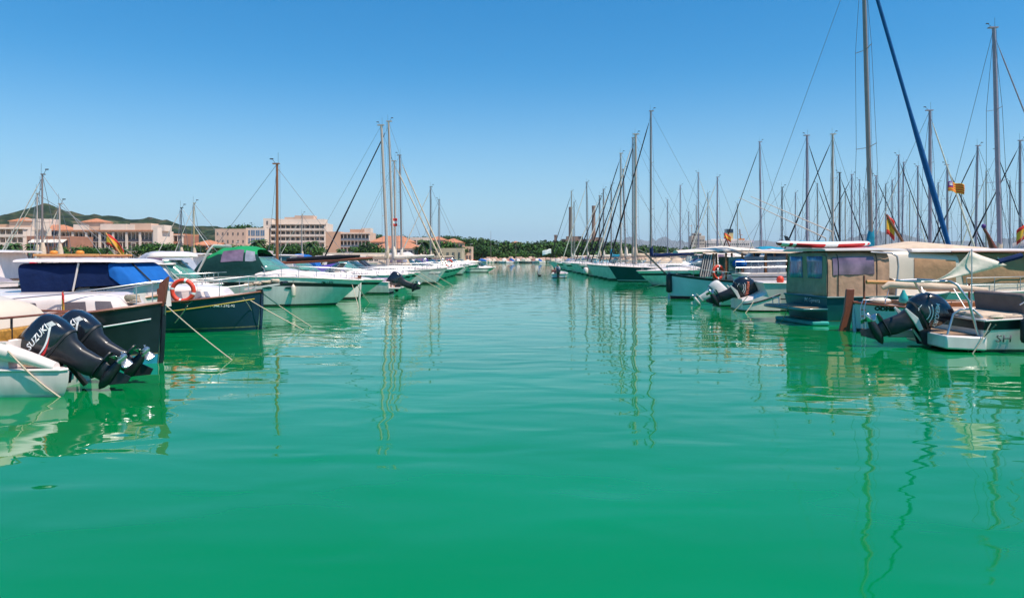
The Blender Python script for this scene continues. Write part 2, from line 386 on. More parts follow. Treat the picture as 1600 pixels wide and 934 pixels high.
# ------------------------------------------------------------------ outboard motor (local: x aft, z up, pivot at origin)
def outboard(root, pos, aft, tilt=60, sc=1.0, cowl=OBK, legm=OBM, word=None, wm=WHT, style='a', label=None, bracket=True, wsize=0.15):
    # aft = +1 / -1 : direction of local boat x that points aft
    base = Matrix.Translation(Vector(pos)) @ Matrix.Rotation(0 if aft > 0 else pi, 4, 'Z') @ Matrix.Rotation(radians(-tilt), 4, 'Y') @ Matrix.Scale(sc, 4)
    still = Matrix.Translation(Vector(pos)) @ Matrix.Rotation(0 if aft > 0 else pi, 4, 'Z') @ Matrix.Scale(sc, 4)
    def ring(cx, z, lx, ly, n=20, p=3.2, skew=0.0):
        out = []
        for k in range(n):
            a = 2 * pi * k / n; c, s_ = cos(a), sin(a)
            x = (1 if c > 0 else -1) * abs(c) ** (2 / p) * lx; y = (1 if s_ > 0 else -1) * abs(s_) ** (2 / p) * ly
            out.append(V(cx + x, y * (1 - 0.18 * (x / lx)), z + skew * x))
        return out
    mb = MB()
    mb.loft([ring(0.16, -0.98, 0.05, 0.012, 20, 2), ring(0.20, -0.9, 0.15, 0.045, 20, 2), ring(0.20, -0.72, 0.17, 0.05, 20, 2), ring(0.2, -0.64, 0.2, 0.07, 20, 2.2), ring(0.17, -0.52, 0.20, 0.125), ring(0.14, -0.25, 0.20, 0.15), ring(0.13, -0.02, 0.24, 0.17), ring(0.13, 0.10, 0.33, 0.215)], legm)
    mb.loft([ring(0.28, -0.67, 0.30, 0.13, 20, 2.4), ring(0.28, -0.645, 0.30, 0.13, 20, 2.4)], legm)       # anti ventilation plate
    mb.lathe([(0.012, -0.17), (0.06, -0.10), (0.10, 0.02), (0.108, 0.15), (0.095, 0.32), (0.07, 0.42)], legm, (0.08, 0, -0.88), 'x', 14)
    mb.prism([(0.02, -0.014, -0.92), (0.36, -0.014, -0.94), (0.42, -0.014, -1.20), (0.30, -0.014, -1.22)], (0, 0.028, 0), legm)
    leg = mb.build('outboard_motor', root, smooth=45); leg.matrix_local = base
    if label: leg['label'] = label
    def sub(mb, nm, M=None, **k):
        o = mb.build(nm, leg, **k)
        if M is not None: o.matrix_local = base.inverted() @ M
        return o
    mb = MB()
    if style == 'a':    # boxy shoulder cowling
        R = [ring(0.12, 0.10, 0.34, 0.22), ring(0.11, 0.15, 0.375, 0.258), ring(0.09, 0.36, 0.41, 0.28, skew=0.03, p=4), ring(0.07, 0.56, 0.41, 0.262, skew=0.0, p=4), ring(0.05, 0.68, 0.385, 0.225, skew=-0.07, p=4), ring(0.03, 0.735, 0.34, 0.17, skew=-0.10, p=4), ring(0.02, 0.75, 0.22, 0.08, skew=-0.10)]
    else:
        R = [ring(0.14, 0.10, 0.33, 0.20), ring(0.14, 0.17, 0.38, 0.245), ring(0.12, 0.38, 0.41, 0.265), ring(0.09, 0.58, 0.39, 0.25, skew=-0.08), ring(0.04, 0.74, 0.32, 0.20, skew=-0.14), ring(0.0, 0.82, 0.21, 0.13, skew=-0.15), ring(-0.02, 0.84, 0.09, 0.06, skew=-0.15)]
    mb.loft(R, cowl)
    co = sub(mb, 'cowling', smooth=60); tb = bvh(co)
    mb = MB(); mb.loft([ring(0.12, 0.085, 0.352, 0.232), ring(0.12, 0.125, 0.356, 0.238)], RUB); sub(mb, 'cowling_seal')
    # side marks and words, both sides
    for sd in (-1, 1):
        def on(x, z):
            h = tb.ray_cast(V(x, sd * 1.0, z), V(0, -sd, 0)); return (h[0] + V(0, sd * 0.003, 0)) if h[0] else V(x, sd * 0.27, z)
        if word:
            mb = MB()
            if style == 'a':
                def st(x0, z0, x1, z1, w0, w1, m, bow=0.05):
                    mb.grid(lambda a, b: on(lerp(x0, x1, a) + (b - 0.5) * lerp(w0, w1, a) * 0.3, lerp(z0, z1, a) - bow * sin(pi * a) + (b - 0.5) * lerp(w0, w1, a)), 14, 3, m)
                st(-0.20, 0.23, 0.40, 0.40, 0.015, 0.055, WHT, 0.07); st(-0.22, 0.19, 0.22, 0.27, 0.06, 0.012, RED, 0.05)
                mb.grid(lambda a, b: on(0.36 + a * 0.09, 0.38 + b * 0.10 - a * 0.04), 3, 3, OBG)
            else:
                C_ = (0.0, 0.38); xv = (-0.80, -0.6); yv = (-0.6, 0.8)
                def q_(s_, t_): return on(C_[0] + xv[0] * s_ + yv[0] * t_, C_[1] + xv[1] * s_ + yv[1] * t_)
                for t0, l0 in ((-0.14, 0.20), (-0.20, 0.15)):
                    mb.grid(lambda a, b: q_(lerp(-l0, l0, a) - 0.02, t0 + 0.05 * sin(pi * a) + b * 0.018), 14, 2, WHT)
                mb.grid(lambda a, b: q_(lerp(-0.18, -0.04, a), -0.34 - 0.08 * a + b * 0.014), 5, 1, WHT)
            sub(mb, 'cowling_stripe', solid=0.002, smooth=0)
            f = 1 if sd * aft < 0 else -1
            # local x is aft; read in the direction that is left to right from outside on this side
            rx = V(1, 0, 0) if sd < 0 else V(-1, 0, 0)
            if style == 'a': t_ = text(leg, word, wsize, wm, (0.10, 0, 0.43), rx, V(0, 0, 1), 'cowling_lettering', tb, 0.25, 0.004, sx=0.92)
            else:
                xd = V(-0.80, 0, -0.6) if sd > 0 else V(0.80, 0, -0.6)
                yd = V(-0.6, 0, 0.8) if sd > 0 else V(0.6, 0, 0.8)
                t_ = text(leg, word, wsize, wm, (0.0, 0, 0.38), xd, yd, 'cowling_lettering', tb, 0.12, 0.004, sx=0.95)
    mb = MB()
    mb.lathe([(0.055, 0.0), (0.062, 0.05), (0.05, 0.15), (0.03, 0.18)], PROP, (0.50, 0, -0.88), 'x', 12)
    for k in range(3):
        a0 = 2 * pi * k / 3 + 0.4
        def bl(a, b, a0=a0):
            r = lerp(0.05, 0.20, a); th = a0 + (b - 0.5) * (0.9 + 0.7 * sin(pi * a) ) * (0.75 if a < 0.9 else 0.6)
            return V(0.57 + (b - 0.5) * 0.12, r * cos(th), -0.88 + r * sin(th))
        mb.grid(bl, 5, 5, PROP)
    sub(mb, 'propeller', solid=0.006, smooth=50)
    if bracket:
        mb = MB()
        for sd in (-1, 1):
            mb.prism([(-0.30, sd * 0.13 - 0.02, 0.06), (-0.06, sd * 0.13 - 0.02, 0.10), (0.04, sd * 0.13 - 0.02, -0.02), (-0.12, sd * 0.13 - 0.02, -0.5), (-0.24, sd * 0.13 - 0.02, -0.52)], (0, 0.04, 0), legm)
        mb.tube([(-0.02, -0.16, 0), (-0.02, 0.16, 0)], 0.045, legm, 10); mb.tube([(-0.14, 0, -0.42), (0.05, 0, -0.16)], 0.03, OBG, 8)
        mb.box((-0.17, 0, -0.25), (0.05, 0.22, 0.45), legm)
        sub(mb, 'tilt_bracket', still, bevel=0.006)
    if style == 'b':
        for sd in (-1, 1):
            mb = MB(); mb.prism([(0.02, sd * 0.235 - 0.02, 0.06), (0.10, sd * 0.235 - 0.02, -0.10), (0.30, sd * 0.235 - 0.02, -0.02), (0.42, sd * 0.235 - 0.02, 0.36), (0.38, sd * 0.235 - 0.02, 0.42), (0.10, sd * 0.235 - 0.02, 0.18)] if False else [(-0.06, sd * 0.235 - 0.02, -0.14), (0.04, sd * 0.235 - 0.02, -0.18), (0.16, sd * 0.235 - 0.02, 0.02), (0.36, sd * 0.235 - 0.02, 0.30), (0.33, sd * 0.235 - 0.02, 0.34), (0.06, sd * 0.235 - 0.02, 0.12)], (0, 0.04, 0), OBG)
            o = sub(mb, 'tilt_strut', still, bevel=0.012)
    return leg
def railing(root, H, t0, t1, n, h=0.5, r=0.013, **k):
    mb = MB(); H.stanchions(mb, STEEL, t0, t1, n, h, r=r, **k); return mb.build('railing', root)
def fender(root, p, r=0.12, l=0.55, m=None, word=None):
    mb = MB(); x, y, z = p
    mb.lathe([(0.02, l / 2 + 0.06), (0.04, l / 2 + 0.03), (r * 0.8, l / 2 - 0.03), (r, l / 2 - 0.1), (r, -l / 2 + 0.1), (r * 0.8, -l / 2 + 0.03), (0.03, -l / 2)], m or WHT, (x, y, z), 'z', 14)
    mb.tube([(x, y, z + l / 2), (x, y, z + l / 2 + 0.25)], 0.01, ROPED, 5)
    return mb.build('fender', root, smooth=60)
def rope(name, label, a, b, sag=0.05, r=0.014, m=ROPE, cat='rope', group='mooring ropes', n=12, dip=0.25):
    a, b = Vector(a), Vector(b); mb = MB(); pts = []
    for i in range(n + 1):
        t = i / n; p = a.lerp(b, t); p.z -= sag * sin(pi * t); pts.append(p)
    d = (pts[-1] - pts[-2]).normalized() * dip
    pts.append(pts[-1] + d)
    mb.tube(pts, r, m, 6); return tag(mb.build(name), label, cat, group)
def lifebuoy(parent, c, R=0.30, r=0.065, axis='y', rot=(0, 0, 0), name='lifebuoy'):
    mb = MB(); mb.torus((0, 0, 0), R, r, LIFER, axis, 32, 10, lambda i: WHT if (i % 8) in (0,) else LIFER)
    for k in range(4):
        a0 = pi / 4 + k * pi / 2; q = R + r + 0.02
        pts = [((q + 0.03 * sin(pi * t)) * cos(a0 + (t - 0.5) * 1.4), 0, (q + 0.03 * sin(pi * t)) * sin(a0 + (t - 0.5) * 1.4)) for t in [i / 6 for i in range(7)]]
        if axis == 'x': pts = [(0, p[0], p[2]) for p in pts]
        mb.tube(pts, 0.008, ROPE, 5)
    return mb.build(name, parent, c, rot, smooth=60)
def flag(parent, org, xd, w, h, kind, sag=0.15, name='flag', ph=0.0):
    xd = Vector(xd).normalized(); yd = V(0, 0, 1); side = xd.cross(yd)
    def m(i, j):
        if kind == 'es': return FR if j in (0, 1, 6, 7) else FY
        if kind == 'cat': return FP if (i < 7 and j >= 8) else (FY if (j % 4) in (0, 1) or j == 17 else FR)
        if kind == 'at': return FR if (j < 3 or j > 5) else WHT
        return WHT
    nv = {'es': 8, 'cat': 18, 'at': 9}.get(kind, 6); nu = 20
    def fn(a, b):
        wv = sin(a * 7 + b * 1.5 + ph) * 0.10 * w * (0.3 + a)
        return Vector(org) + xd * (a * w) + yd * ((b - 1) * h - sag * a * a * w + 0.03 * w * sin(a * 9 + ph)) + side * wv
    mb = MB(); mb.grid(fn, nu, nv, m)
    if kind == 'cat':
        pass
    o = mb.build(name, parent, solid=0.004, smooth=60)
    if kind == 'cat':
        mb = MB()
        for (a0, a1, b0, b1) in ((0.08, 0.28, 0.60, 0.70), (0.08, 0.12, 0.70, 0.86), (0.16, 0.20, 0.70, 0.92), (0.24, 0.28, 0.70, 0.86)):
            for sg in (0.008, -0.008):
                mb.grid(lambda a, b: fn(lerp(a0, a1, a), lerp(b0, b1, b)) + side * sg, 3, 2, WHT)
        mb.build('castle_emblem', o, solid=0.002, smooth=0)
    return o
FR = mat('flag red', (0.66, 0.04, 0.03), 0.8, var=0.05); FY = mat('flag yellow', (0.80, 0.42, 0.04), 0.8, var=0.05); FP = mat('flag purple', (0.13, 0.03, 0.22), 0.8, var=0.05)
# ------------------------------------------------------------------ rig
def rig(root, x, zb, zt, r, m, H=None, bow=None, stern=None, spread=2, spw=0.9, jib=None, jr=0.07, boom=None, cover=None, fore_frac=0.97, radar=False, chain=1.3, lean=0.0, detail=True, n=10):
    """mast at local x from zb to zt; bow/stern = stay ends (x,z)"""
    rake = lambda z: x - lean * (z - zb)
    mb = MB(); mb.tube([(rake(zb), 0, zb), (rake(lerp(zb, zt, .6)), 0, lerp(zb, zt, .6)), (rake(zt), 0, zt)], [r, r * 0.97, r * 0.78], m, n, flat=0.75)
    mb.box((rake(zt) - 0.05, 0, zt + 0.02), (r * 3.4, r * 1.6, 0.07), m)
    mo = mb.build('mast', root, smooth=50)
    mb = MB(); mb.tube([(rake(zt) + .06, 0, zt), (rake(zt) + .06, 0, zt + 0.65)], 0.009, ALUD, 5); mb.tube([(rake(zt) - .06, 0, zt), (rake(zt) - .30, 0.1, zt + 0.28)], 0.012, ALUD, 5)
    mb.box((rake(zt) - 0.34, 0.1, zt + 0.30), (0.20, 0.02, 0.07), ALUD); mb.build('wind_vane', mo)
    sz = [lerp(zb, zt, k) for k in ((0.52,) if spread == 1 else (0.36, 0.66))]
    for z in sz[:spread]:
        mb = MB(); w = spw * (1 if z == sz[0] else 0.8)
        mb.tube([(rake(z) - 0.12, -w, z + 0.06), (rake(z), 0, z), (rake(z) - 0.12, w, z + 0.06)], 0.025, m, 6, flat=0.6); mb.build('spreader', mo)
    mb = MB(); wr = 0.011 if detail else 0.016
    zf = lerp(zb, zt, fore_frac)
    for sd in (-1, 1):
        c = V(x - 0.25, sd * chain, zb - 0.2 if H is None else zb - 0.3)
        pts = [c] + [V(rake(z) - 0.12, sd * spw * (1 if z == sz[0] else 0.8), z + 0.06) for z in sz[:spread]] + [V(rake(zt), 0, zt)]
        mb.tube(pts, wr, WIRE, 4); mb.tube([c + V(0.2, 0, 0), V(rake(sz[0]), 0, sz[0] - 0.05)], wr, WIRE, 4)
    if stern: mb.tube([(rake(zt), 0, zt), (stern[0], 0, stern[1])], wr, WIRE, 4)
    if bow: mb.tube([(rake(zf), 0, zf), (bow[0], 0, bow[1])], wr, WIRE, 4)
    mb.tube([(rake(zt) + r + .03, 0.04, zt - .1), (x + r + .06, 0.08, zb + 0.6)], wr * 0.8, WIRE, 4)
    mb.build('rigging', root)
    if bow and jib:
        a = V(bow[0], 0, bow[1]); b = V(rake(zf), 0, zf); mb = MB()
        N = 14; pts = [a.lerp(b, lerp(0.02, 0.95, i / N)) for i in range(N + 1)]
        mb.tube(pts, [jr * (0.5 + 0.6 * sin(pi * min(i / N * 1.7 + 0.12, 1) * 0.9)) if i < N else jr * 0.3 for i in range(N + 1)], jib, 8)
        mb.build('furled_sail', root, smooth=60)
    if boom:
        x1, z1 = boom
        mb = MB(); mb.tube([(x - r, 0, zb + 0.75), (x1, 0, z1)], 0.06, m, 8)
        bo = mb.build('boom', root)
        if cover:
            mb = MB(); N = 12; A = V(x - r * 0.5, 0, zb + 0.95); Bq = V(x1 + 0.3, 0, z1 + 0.10)
            mb.tube([V(x - 0.02, 0, zb + 1.9), V(x - 0.04, 0, zb + 1.5)] + [A.lerp(Bq, i / N) + V(0, 0, 0.02 * sin(i * 1.7)) for i in range(N + 1)], [0.09, 0.17] + [lerp(0.22, 0.10, (i / N) ** 0.7) + 0.012 * sin(i * 2.3) for i in range(N + 1)], cover, 10)
            mb.build('sail_cover', bo, smooth=60)
    if radar:
        mb = MB(); z = lerp(zb, zt, 0.42); mb.lathe([(0.2, -0.1), (0.24, -0.04), (0.24, 0.06), (0.18, 0.12)], WHT, (rake(z) + 0.34, 0, z), 'z', 14); mb.box((rake(z) + 0.14, 0, z - 0.1), (0.35, 0.08, 0.04), m); mb.build('radar_dome', mo)
    return mo
# ------------------------------------------------------------------ generic boats (local x forward, origin at the stern on the waterline)
def sailboat(label, loc, rz, L=10.5, B=3.3, fb=(1.35, 1.05, 1.0), hull=GEL, stripe=BLK, anti=DARKA, mast_x=None, mast_top=14.0, r=0.10, mm=ALU, jib=CWHITE, cover=CBEIGE, boom=True, spread=2, group=None, radar=False, bimini=None, lite=False, jr=0.075, lean=0.0, flagk=None, whiteline=None, rails=True, sprayhood=None):
    root = thing('sailboat', label, 'sailboat', loc, rz, group)
    H = Hull(L, B, fb, 'transom', rake=1.0, srake=0.45, tr=0.72, draft=0.6, bowp=1.9)
    bands = [(0.0, anti), (0.09, anti), (0.17, stripe if whiteline is None else whiteline), (fr(0.6), hull), (below(0.16), hull), (below(0.11), stripe), (top, hull)]
    mk_hull(root, H, bands, None, decom=DECK, cock=(0.04, 0.30), sole=fb[2] - 0.45, rim=0.5)
    x0, x1 = L * 0.30, L * 0.74
    zf = H.sheer(0.5)
    A = Arch([(x0, x0 + 0.1, B * 0.27, zf - 0.05, zf + 0.42, 4), ((x0 + x1) / 2, (x0 + x1) / 2, B * 0.29, zf - 0.05, zf + 0.40, 4), (x1, x1 - 0.7, B * 0.16, H.sheer(0.75) - 0.03, zf + 0.22, 3)])
    mb = MB(); A.surf(mb, GEL, 4, 20); cr = mb.build('coachroof', root, smooth=40)
    for sd in (-1, 1):
        for u in ((0.12, 0.34), (0.42, 0.62)):
            mb = MB(); A.patch(mb, GLASS, u[0], u[1], 0.35, 0.72, sd); mb.build('window', cr)
    if sprayhood:
        A2 = Arch([(x0 - 0.5, x0 - 0.35, B * 0.29, zf, zf + 1.05, 3.2), (x0 + 0.2, x0 + 0.1, B * 0.29, zf + 0.1, zf + 1.05, 3.2), (x0 + 0.95, x0 + 0.5, B * 0.25, zf + 0.3, zf + 0.85, 3)])
        mb = MB(); A2.surf(mb, sprayhood, 3, 18, caps=(0, 1)); sh = mb.build('sprayhood', root, smooth=60)
        mb = MB(); A2.endpane(mb, GLASSC, 1, -0.7, 0.7, 0.25, 0.8); mb.build('window', sh)
    mx = mast_x if mast_x is not None else L * 0.58
    zt = mast_top
    rig(root, mx, zf + 0.35, zt, r, mm, H, (L - 0.05, H.sheer(1) + 0.12), (0.15, H.sheer(0) + 0.1), spread, B * 0.30, jib, jr, (mx - L * 0.36, zf + 1.35) if boom else None, cover, radar=radar, chain=B * 0.44, detail=not lite, lean=lean)
    if rails:
        mb = MB(); H.stanchions(mb, STEEL, 0.02, 0.93, 6 if lite else 8, 0.6, r=0.014); mb.build('railing', root)
    if bimini:
        A3 = Arch([(0.4, 0.4, B * 0.40, zf + 1.75, zf + 2.0, 3), (1.4, 1.4, B * 0.42, zf + 1.75, zf + 2.08, 3), (2.4, 2.4, B * 0.40, zf + 1.75, zf + 2.0, 3)])
        mb = MB(); A3.surf(mb, bimini, 3, 16, caps=(0, 0)); bo = mb.build('bimini', root, smooth=60, solid=0.01)
        mb = MB()
        for x in (0.4, 2.4):
            for sd in (-1, 1): mb.tube([(1.4, sd * B * 0.42, H.sheer(0.1)), (x, sd * B * 0.40, zf + 1.76)], 0.014, STEEL, 6)
        mb.build('bimini_frame', bo)
    if flagk:
        mb = MB(); mb.tube([(0.1, 0.6, fb[2]), (-0.35, 0.6, fb[2] + 1.3)], 0.018, WOOD, 6); fs = mb.build('flagstaff', root)
        flag(fs, (-0.35, 0.6, fb[2] + 1.3), (-1, 0.2, 0), 0.8, 0.5, flagk, 0.5)
    return root, H
def cruiser(label, loc, rz, L=9.0, B=3.0, fb=(1.4, 1.25, 1.1), hull=GEL, band=BLK, anti=DARKA, canopy=None, hood=None, style='open', glass=GLASS, group=None, arch=False, boards=0, flagk=None, name='motorboat', fd=0.42, rails=True, top_c=GEL, ws=0.52, cover=None, fly_dinghy=False, windows=2, lite=False, text_=None, cat='motorboat', ports=True, plat=True, hh=0.95, cs=0.06):
    root = thing(name, label, cat, loc, rz, group)
    H = Hull(L, B, fb, 'transom', rake=1.4, tr=0.9, draft=0.5, bowp=2.3, flare=0.75)
    bands = [(0.0, anti), (0.07, anti), (fr(0.55), hull), (fr(0.69), hull), (fr(0.82), band), (below(0.06), GEL), (top, GEL)]
    mk_hull(root, H, bands, GELG, 0.025, decom=GEL, cock=(0.05, ws - 0.02), sole=fb[2] - 0.65, rim=0.3, msole=DECK)
    if plat:
        mb = MB(); mb.box((-0.33, 0, 0.36), (0.72, B * 0.82, 0.09), GEL); mb.build('swim_platform', root, bevel=0.02)
    xw = L * ws; zs = H.sheer(ws); w = H.hb(ws) - 0.22
    x2 = L * 0.93
    A = Arch([(xw - 0.5, xw - 0.5, w, zs - 0.05, zs + fd, 2.6), (xw + 0.5, xw + 0.4, w, zs - 0.05, zs + fd * 1.0, 2.6), (lerp(xw, x2, .55), lerp(xw, x2, .52), w * 0.78, zs - 0.03, H.sheer(0.75) + fd * 0.62, 2.4), (x2, x2 - 0.3, w * 0.18, H.sheer(0.92) - 0.04, H.sheer(0.92) + 0.07, 2.2)])
    mb = MB(); A.surf(mb, GEL, 5, 22); fdk = mb.build('foredeck', root, smooth=50)
    mb = MB(); hp = A.P(0.55, 0.5, 0); mb.box((hp.x, 0, hp.z + 0.0), (0.5, 0.5, 0.07), GLASS); mb.build('hatch', fdk, bevel=0.015)
    # wrap-round windscreen
    zb = zs + fd * 0.72; hgt = 0.62 if style != 'hard' else 0.8
    def wsf(a, b):
        an = lerp(-1.25, 1.25, a); k = 1 - 0.12 * b
        return V(xw - 0.55 + (1.45 - 0.72 * b) * cos(an) ** 0.9 * 0.95 - b * 0.30, sin(an) / sin(1.25) * w * 0.94 * k, zb - 0.10 * (1 - abs(sin(an))) * 0 + hgt * b)
    mb = MB(); mb.grid(wsf, 16, 3, glass); wg = mb.build('windshield', root, solid=0.01, smooth=60)
    mb = MB(); mb.tube([wsf(i / 16, 1) + V(0, 0, 0.01) for i in range(17)], 0.022, STEEL if not lite else GEL, 6)
    for a in (0.0, 0.28, 0.5, 0.72, 1.0): mb.tube([wsf(a, 0) + V(.012, 0, 0), wsf(a, 1) + V(.012, 0, 0)], 0.016, STEEL, 5)
    mb.build('windshield_frame', wg)
    if canopy:
        hc = canopy; hd = hood or canopy; z1 = zb + hgt
        Ac = Arch([(L * cs, L * (cs + 0.07), w * 1.03, H.sheer(0.1) - 0.02, z1 + 0.12, 3.4), (lerp(L * cs, xw, .35), lerp(L * cs, xw, .38), w * 1.04, zs, z1 + 0.46, 3.6), (lerp(L * cs, xw, .65), lerp(L * cs, xw, .66), w * 1.03, zs + 0.04, z1 + 0.58, 3.8), (xw - 0.55, xw - 0.75, w * 0.98, zs + 0.1, z1 + 0.46, 3.6), (xw - 0.05, xw - 0.62, w * 0.9, zb + 0.1, z1 + 0.38, 3.2)])
        mb = MB(); nv = 28
        nu = 16; rings = [[Ac.P(i / nu, j / nv) + V(0, 0, 0.02 * sin(i * 2.1) * sin(pi * j / nv)) for j in range(nv + 1)] for i in range(nu + 1)]
        mb.loft(rings, lambda i, j: hc if 6 <= j < 22 else hd, False, (True, False)); cn = mb.build('canopy', root, smooth=55)
        for sd in (-1, 1):
            for u0, u1 in ((0.30, 0.58), (0.62, 0.88)):
                mb = MB(); Ac.patch(mb, GLASSV if u0 < .5 else GLASSC, u0, u1, 0.48, 0.86, sd, 0.012); mb.build('window', cn)
    if cover:
        Ac = Arch([(0.15, 0.2, w * 0.95, fb[2] - .02, fb[2] + 0.22, 2.2), (L * 0.2, L * 0.2, w, zs, zs + 0.5, 2), (xw - 0.7, xw - 0.7, w * 0.98, zs + 0.1, zb + hgt * 0.9, 2.1), (xw + 0.05, xw - 0.3, w * 0.9, zb, zb + hgt + 0.02, 2.4)])
        mb = MB(); Ac.surf(mb, cover, 4, 20, (1, 0)); mb.build('boat_cover', root, smooth=60)
    if style in ('hard', 'fly'):
        z1 = zb + hh; xr0, xr1 = L * 0.16, xw - 0.1
        Ah = Arch([(L * 0.2, L * 0.22, w * 0.96, zs - 0.02, z1, 6), (L * 0.36, L * 0.36, w * 0.97, zs - 0.02, z1 + 0.02, 6), (xw + 0.35, xw - 0.55, w * 0.9, zs + 0.15, z1, 5)])
        mb = MB(); Ah.surf(mb, top_c, 4, 24); hs = mb.build('cabin', root, smooth=40)
        for sd in (-1, 1):
            for k in range(windows):
                u0 = lerp(0.08, 0.92, k / windows); u1 = lerp(0.08, 0.92, (k + 1) / windows) - 0.04
                mb = MB(); Ah.patch(mb, glass, u0, u1, 0.50, 0.86, sd, 0.01); mb.build('window', hs)
        mb = MB(); Ah.endpane(mb, glass, 1, -0.8, -0.04, 0.42, 0.9); mb.build('window', hs)
        mb = MB(); Ah.endpane(mb, glass, 1, 0.04, 0.8, 0.42, 0.9); mb.build('window', hs)
        Ar = Arch([(xr0 - 0.3, xr0 - 0.3, w * 0.9, z1, z1 + 0.1, 3), (L * 0.36, L * 0.36, w * 1.03, z1, z1 + 0.14, 3), (xw - 0.1, xw - 0.1, w * 0.88, z1, z1 + 0.1, 3)])
        mb = MB(); Ar.surf(mb, GEL, 4, 18); rf = mb.build('roof', root, smooth=40)
        if style == 'fly':
            Af = Arch([(L * 0.2, L * 0.18, w * 0.75, z1 + 0.1, z1 + 0.45, 4), (xw - 1.0, xw - 1.2, w * 0.7, z1 + 0.1, z1 + 0.62, 4), (xw - 0.4, xw - 1.0, w * 0.55, z1 + 0.1, z1 + 0.6, 3)])
            mb = MB(); Af.surf(mb, GEL, 3, 18); mb.build('flybridge', root, smooth=40)
        if fly_dinghy:
            pass
    if arch:
        za = zb + hgt + 0.55; xa = L * (0.16 if cs < 0.1 else 0.30)
        mb = MB(); pts = [(xa - 0.35, -w, fb[2]), (xa + 0.3, -w * 0.95, za - 0.25), (xa + 0.42, -w * 0.8, za), (xa + 0.42, w * 0.8, za), (xa + 0.3, w * 0.95, za - 0.25), (xa - 0.35, w, fb[2])]
        mb.tube(pts, [0.16, 0.11, 0.09, 0.09, 0.11, 0.16], GELG, 8, flat=0.4); ao = mb.build('radar_arch', root, smooth=45)
        mb = MB(); mb.tube([(xa + 0.3, -w * 0.9, za - 0.1), (xa - 0.9, -w * 0.95, za + 1.7)], [0.012, 0.006], WHT, 5); mb.build('antenna', ao)
    if rails:
        mb = MB(); H.stanchions(mb, STEEL, ws, 0.95, 5, 0.5, r=0.014, mid=not lite); mb.build('railing', root)
    if not lite:
        for sd in (-1, 1):
            for t in (0.30, 0.52, 0.72):
                if random.random() < 0.75:
                    p = H.P(t, H.sheer(t) * 0.6, sd, 0.11); fender(root, (p.x, p.y, H.sheer(t) * 0.52), 0.11, 0.55, random.choice([WHT, HNAVY, RUB, GELC]))
    if ports:
        for sd in (-1, 1):
            for t in (0.6, 0.7):
                mb = MB(); p = H.P(t, H.sheer(t) * 0.62, sd, 0.005); N = 16
                ring = [H.P(t + 0.022 * cos(2 * pi * i / N), H.sheer(t) * 0.63 + 0.06 * sin(2 * pi * i / N), sd, 0.008) for i in range(N)]
                mb.prism(ring, (0, sd * 0.012, 0), GLASS); mb.build('porthole', root)
    if flagk:
        mb = MB(); mb.tube([(0.0, 0.5, fb[2]), (-0.45, 0.5, fb[2] + 1.2)], 0.018, WOOD, 6); fs = mb.build('flagstaff', root)
        flag(fs, (-0.45, 0.5, fb[2] + 1.2), (-1, 0.3, 0), 0.7, 0.45, flagk, 0.5)
    return root, H
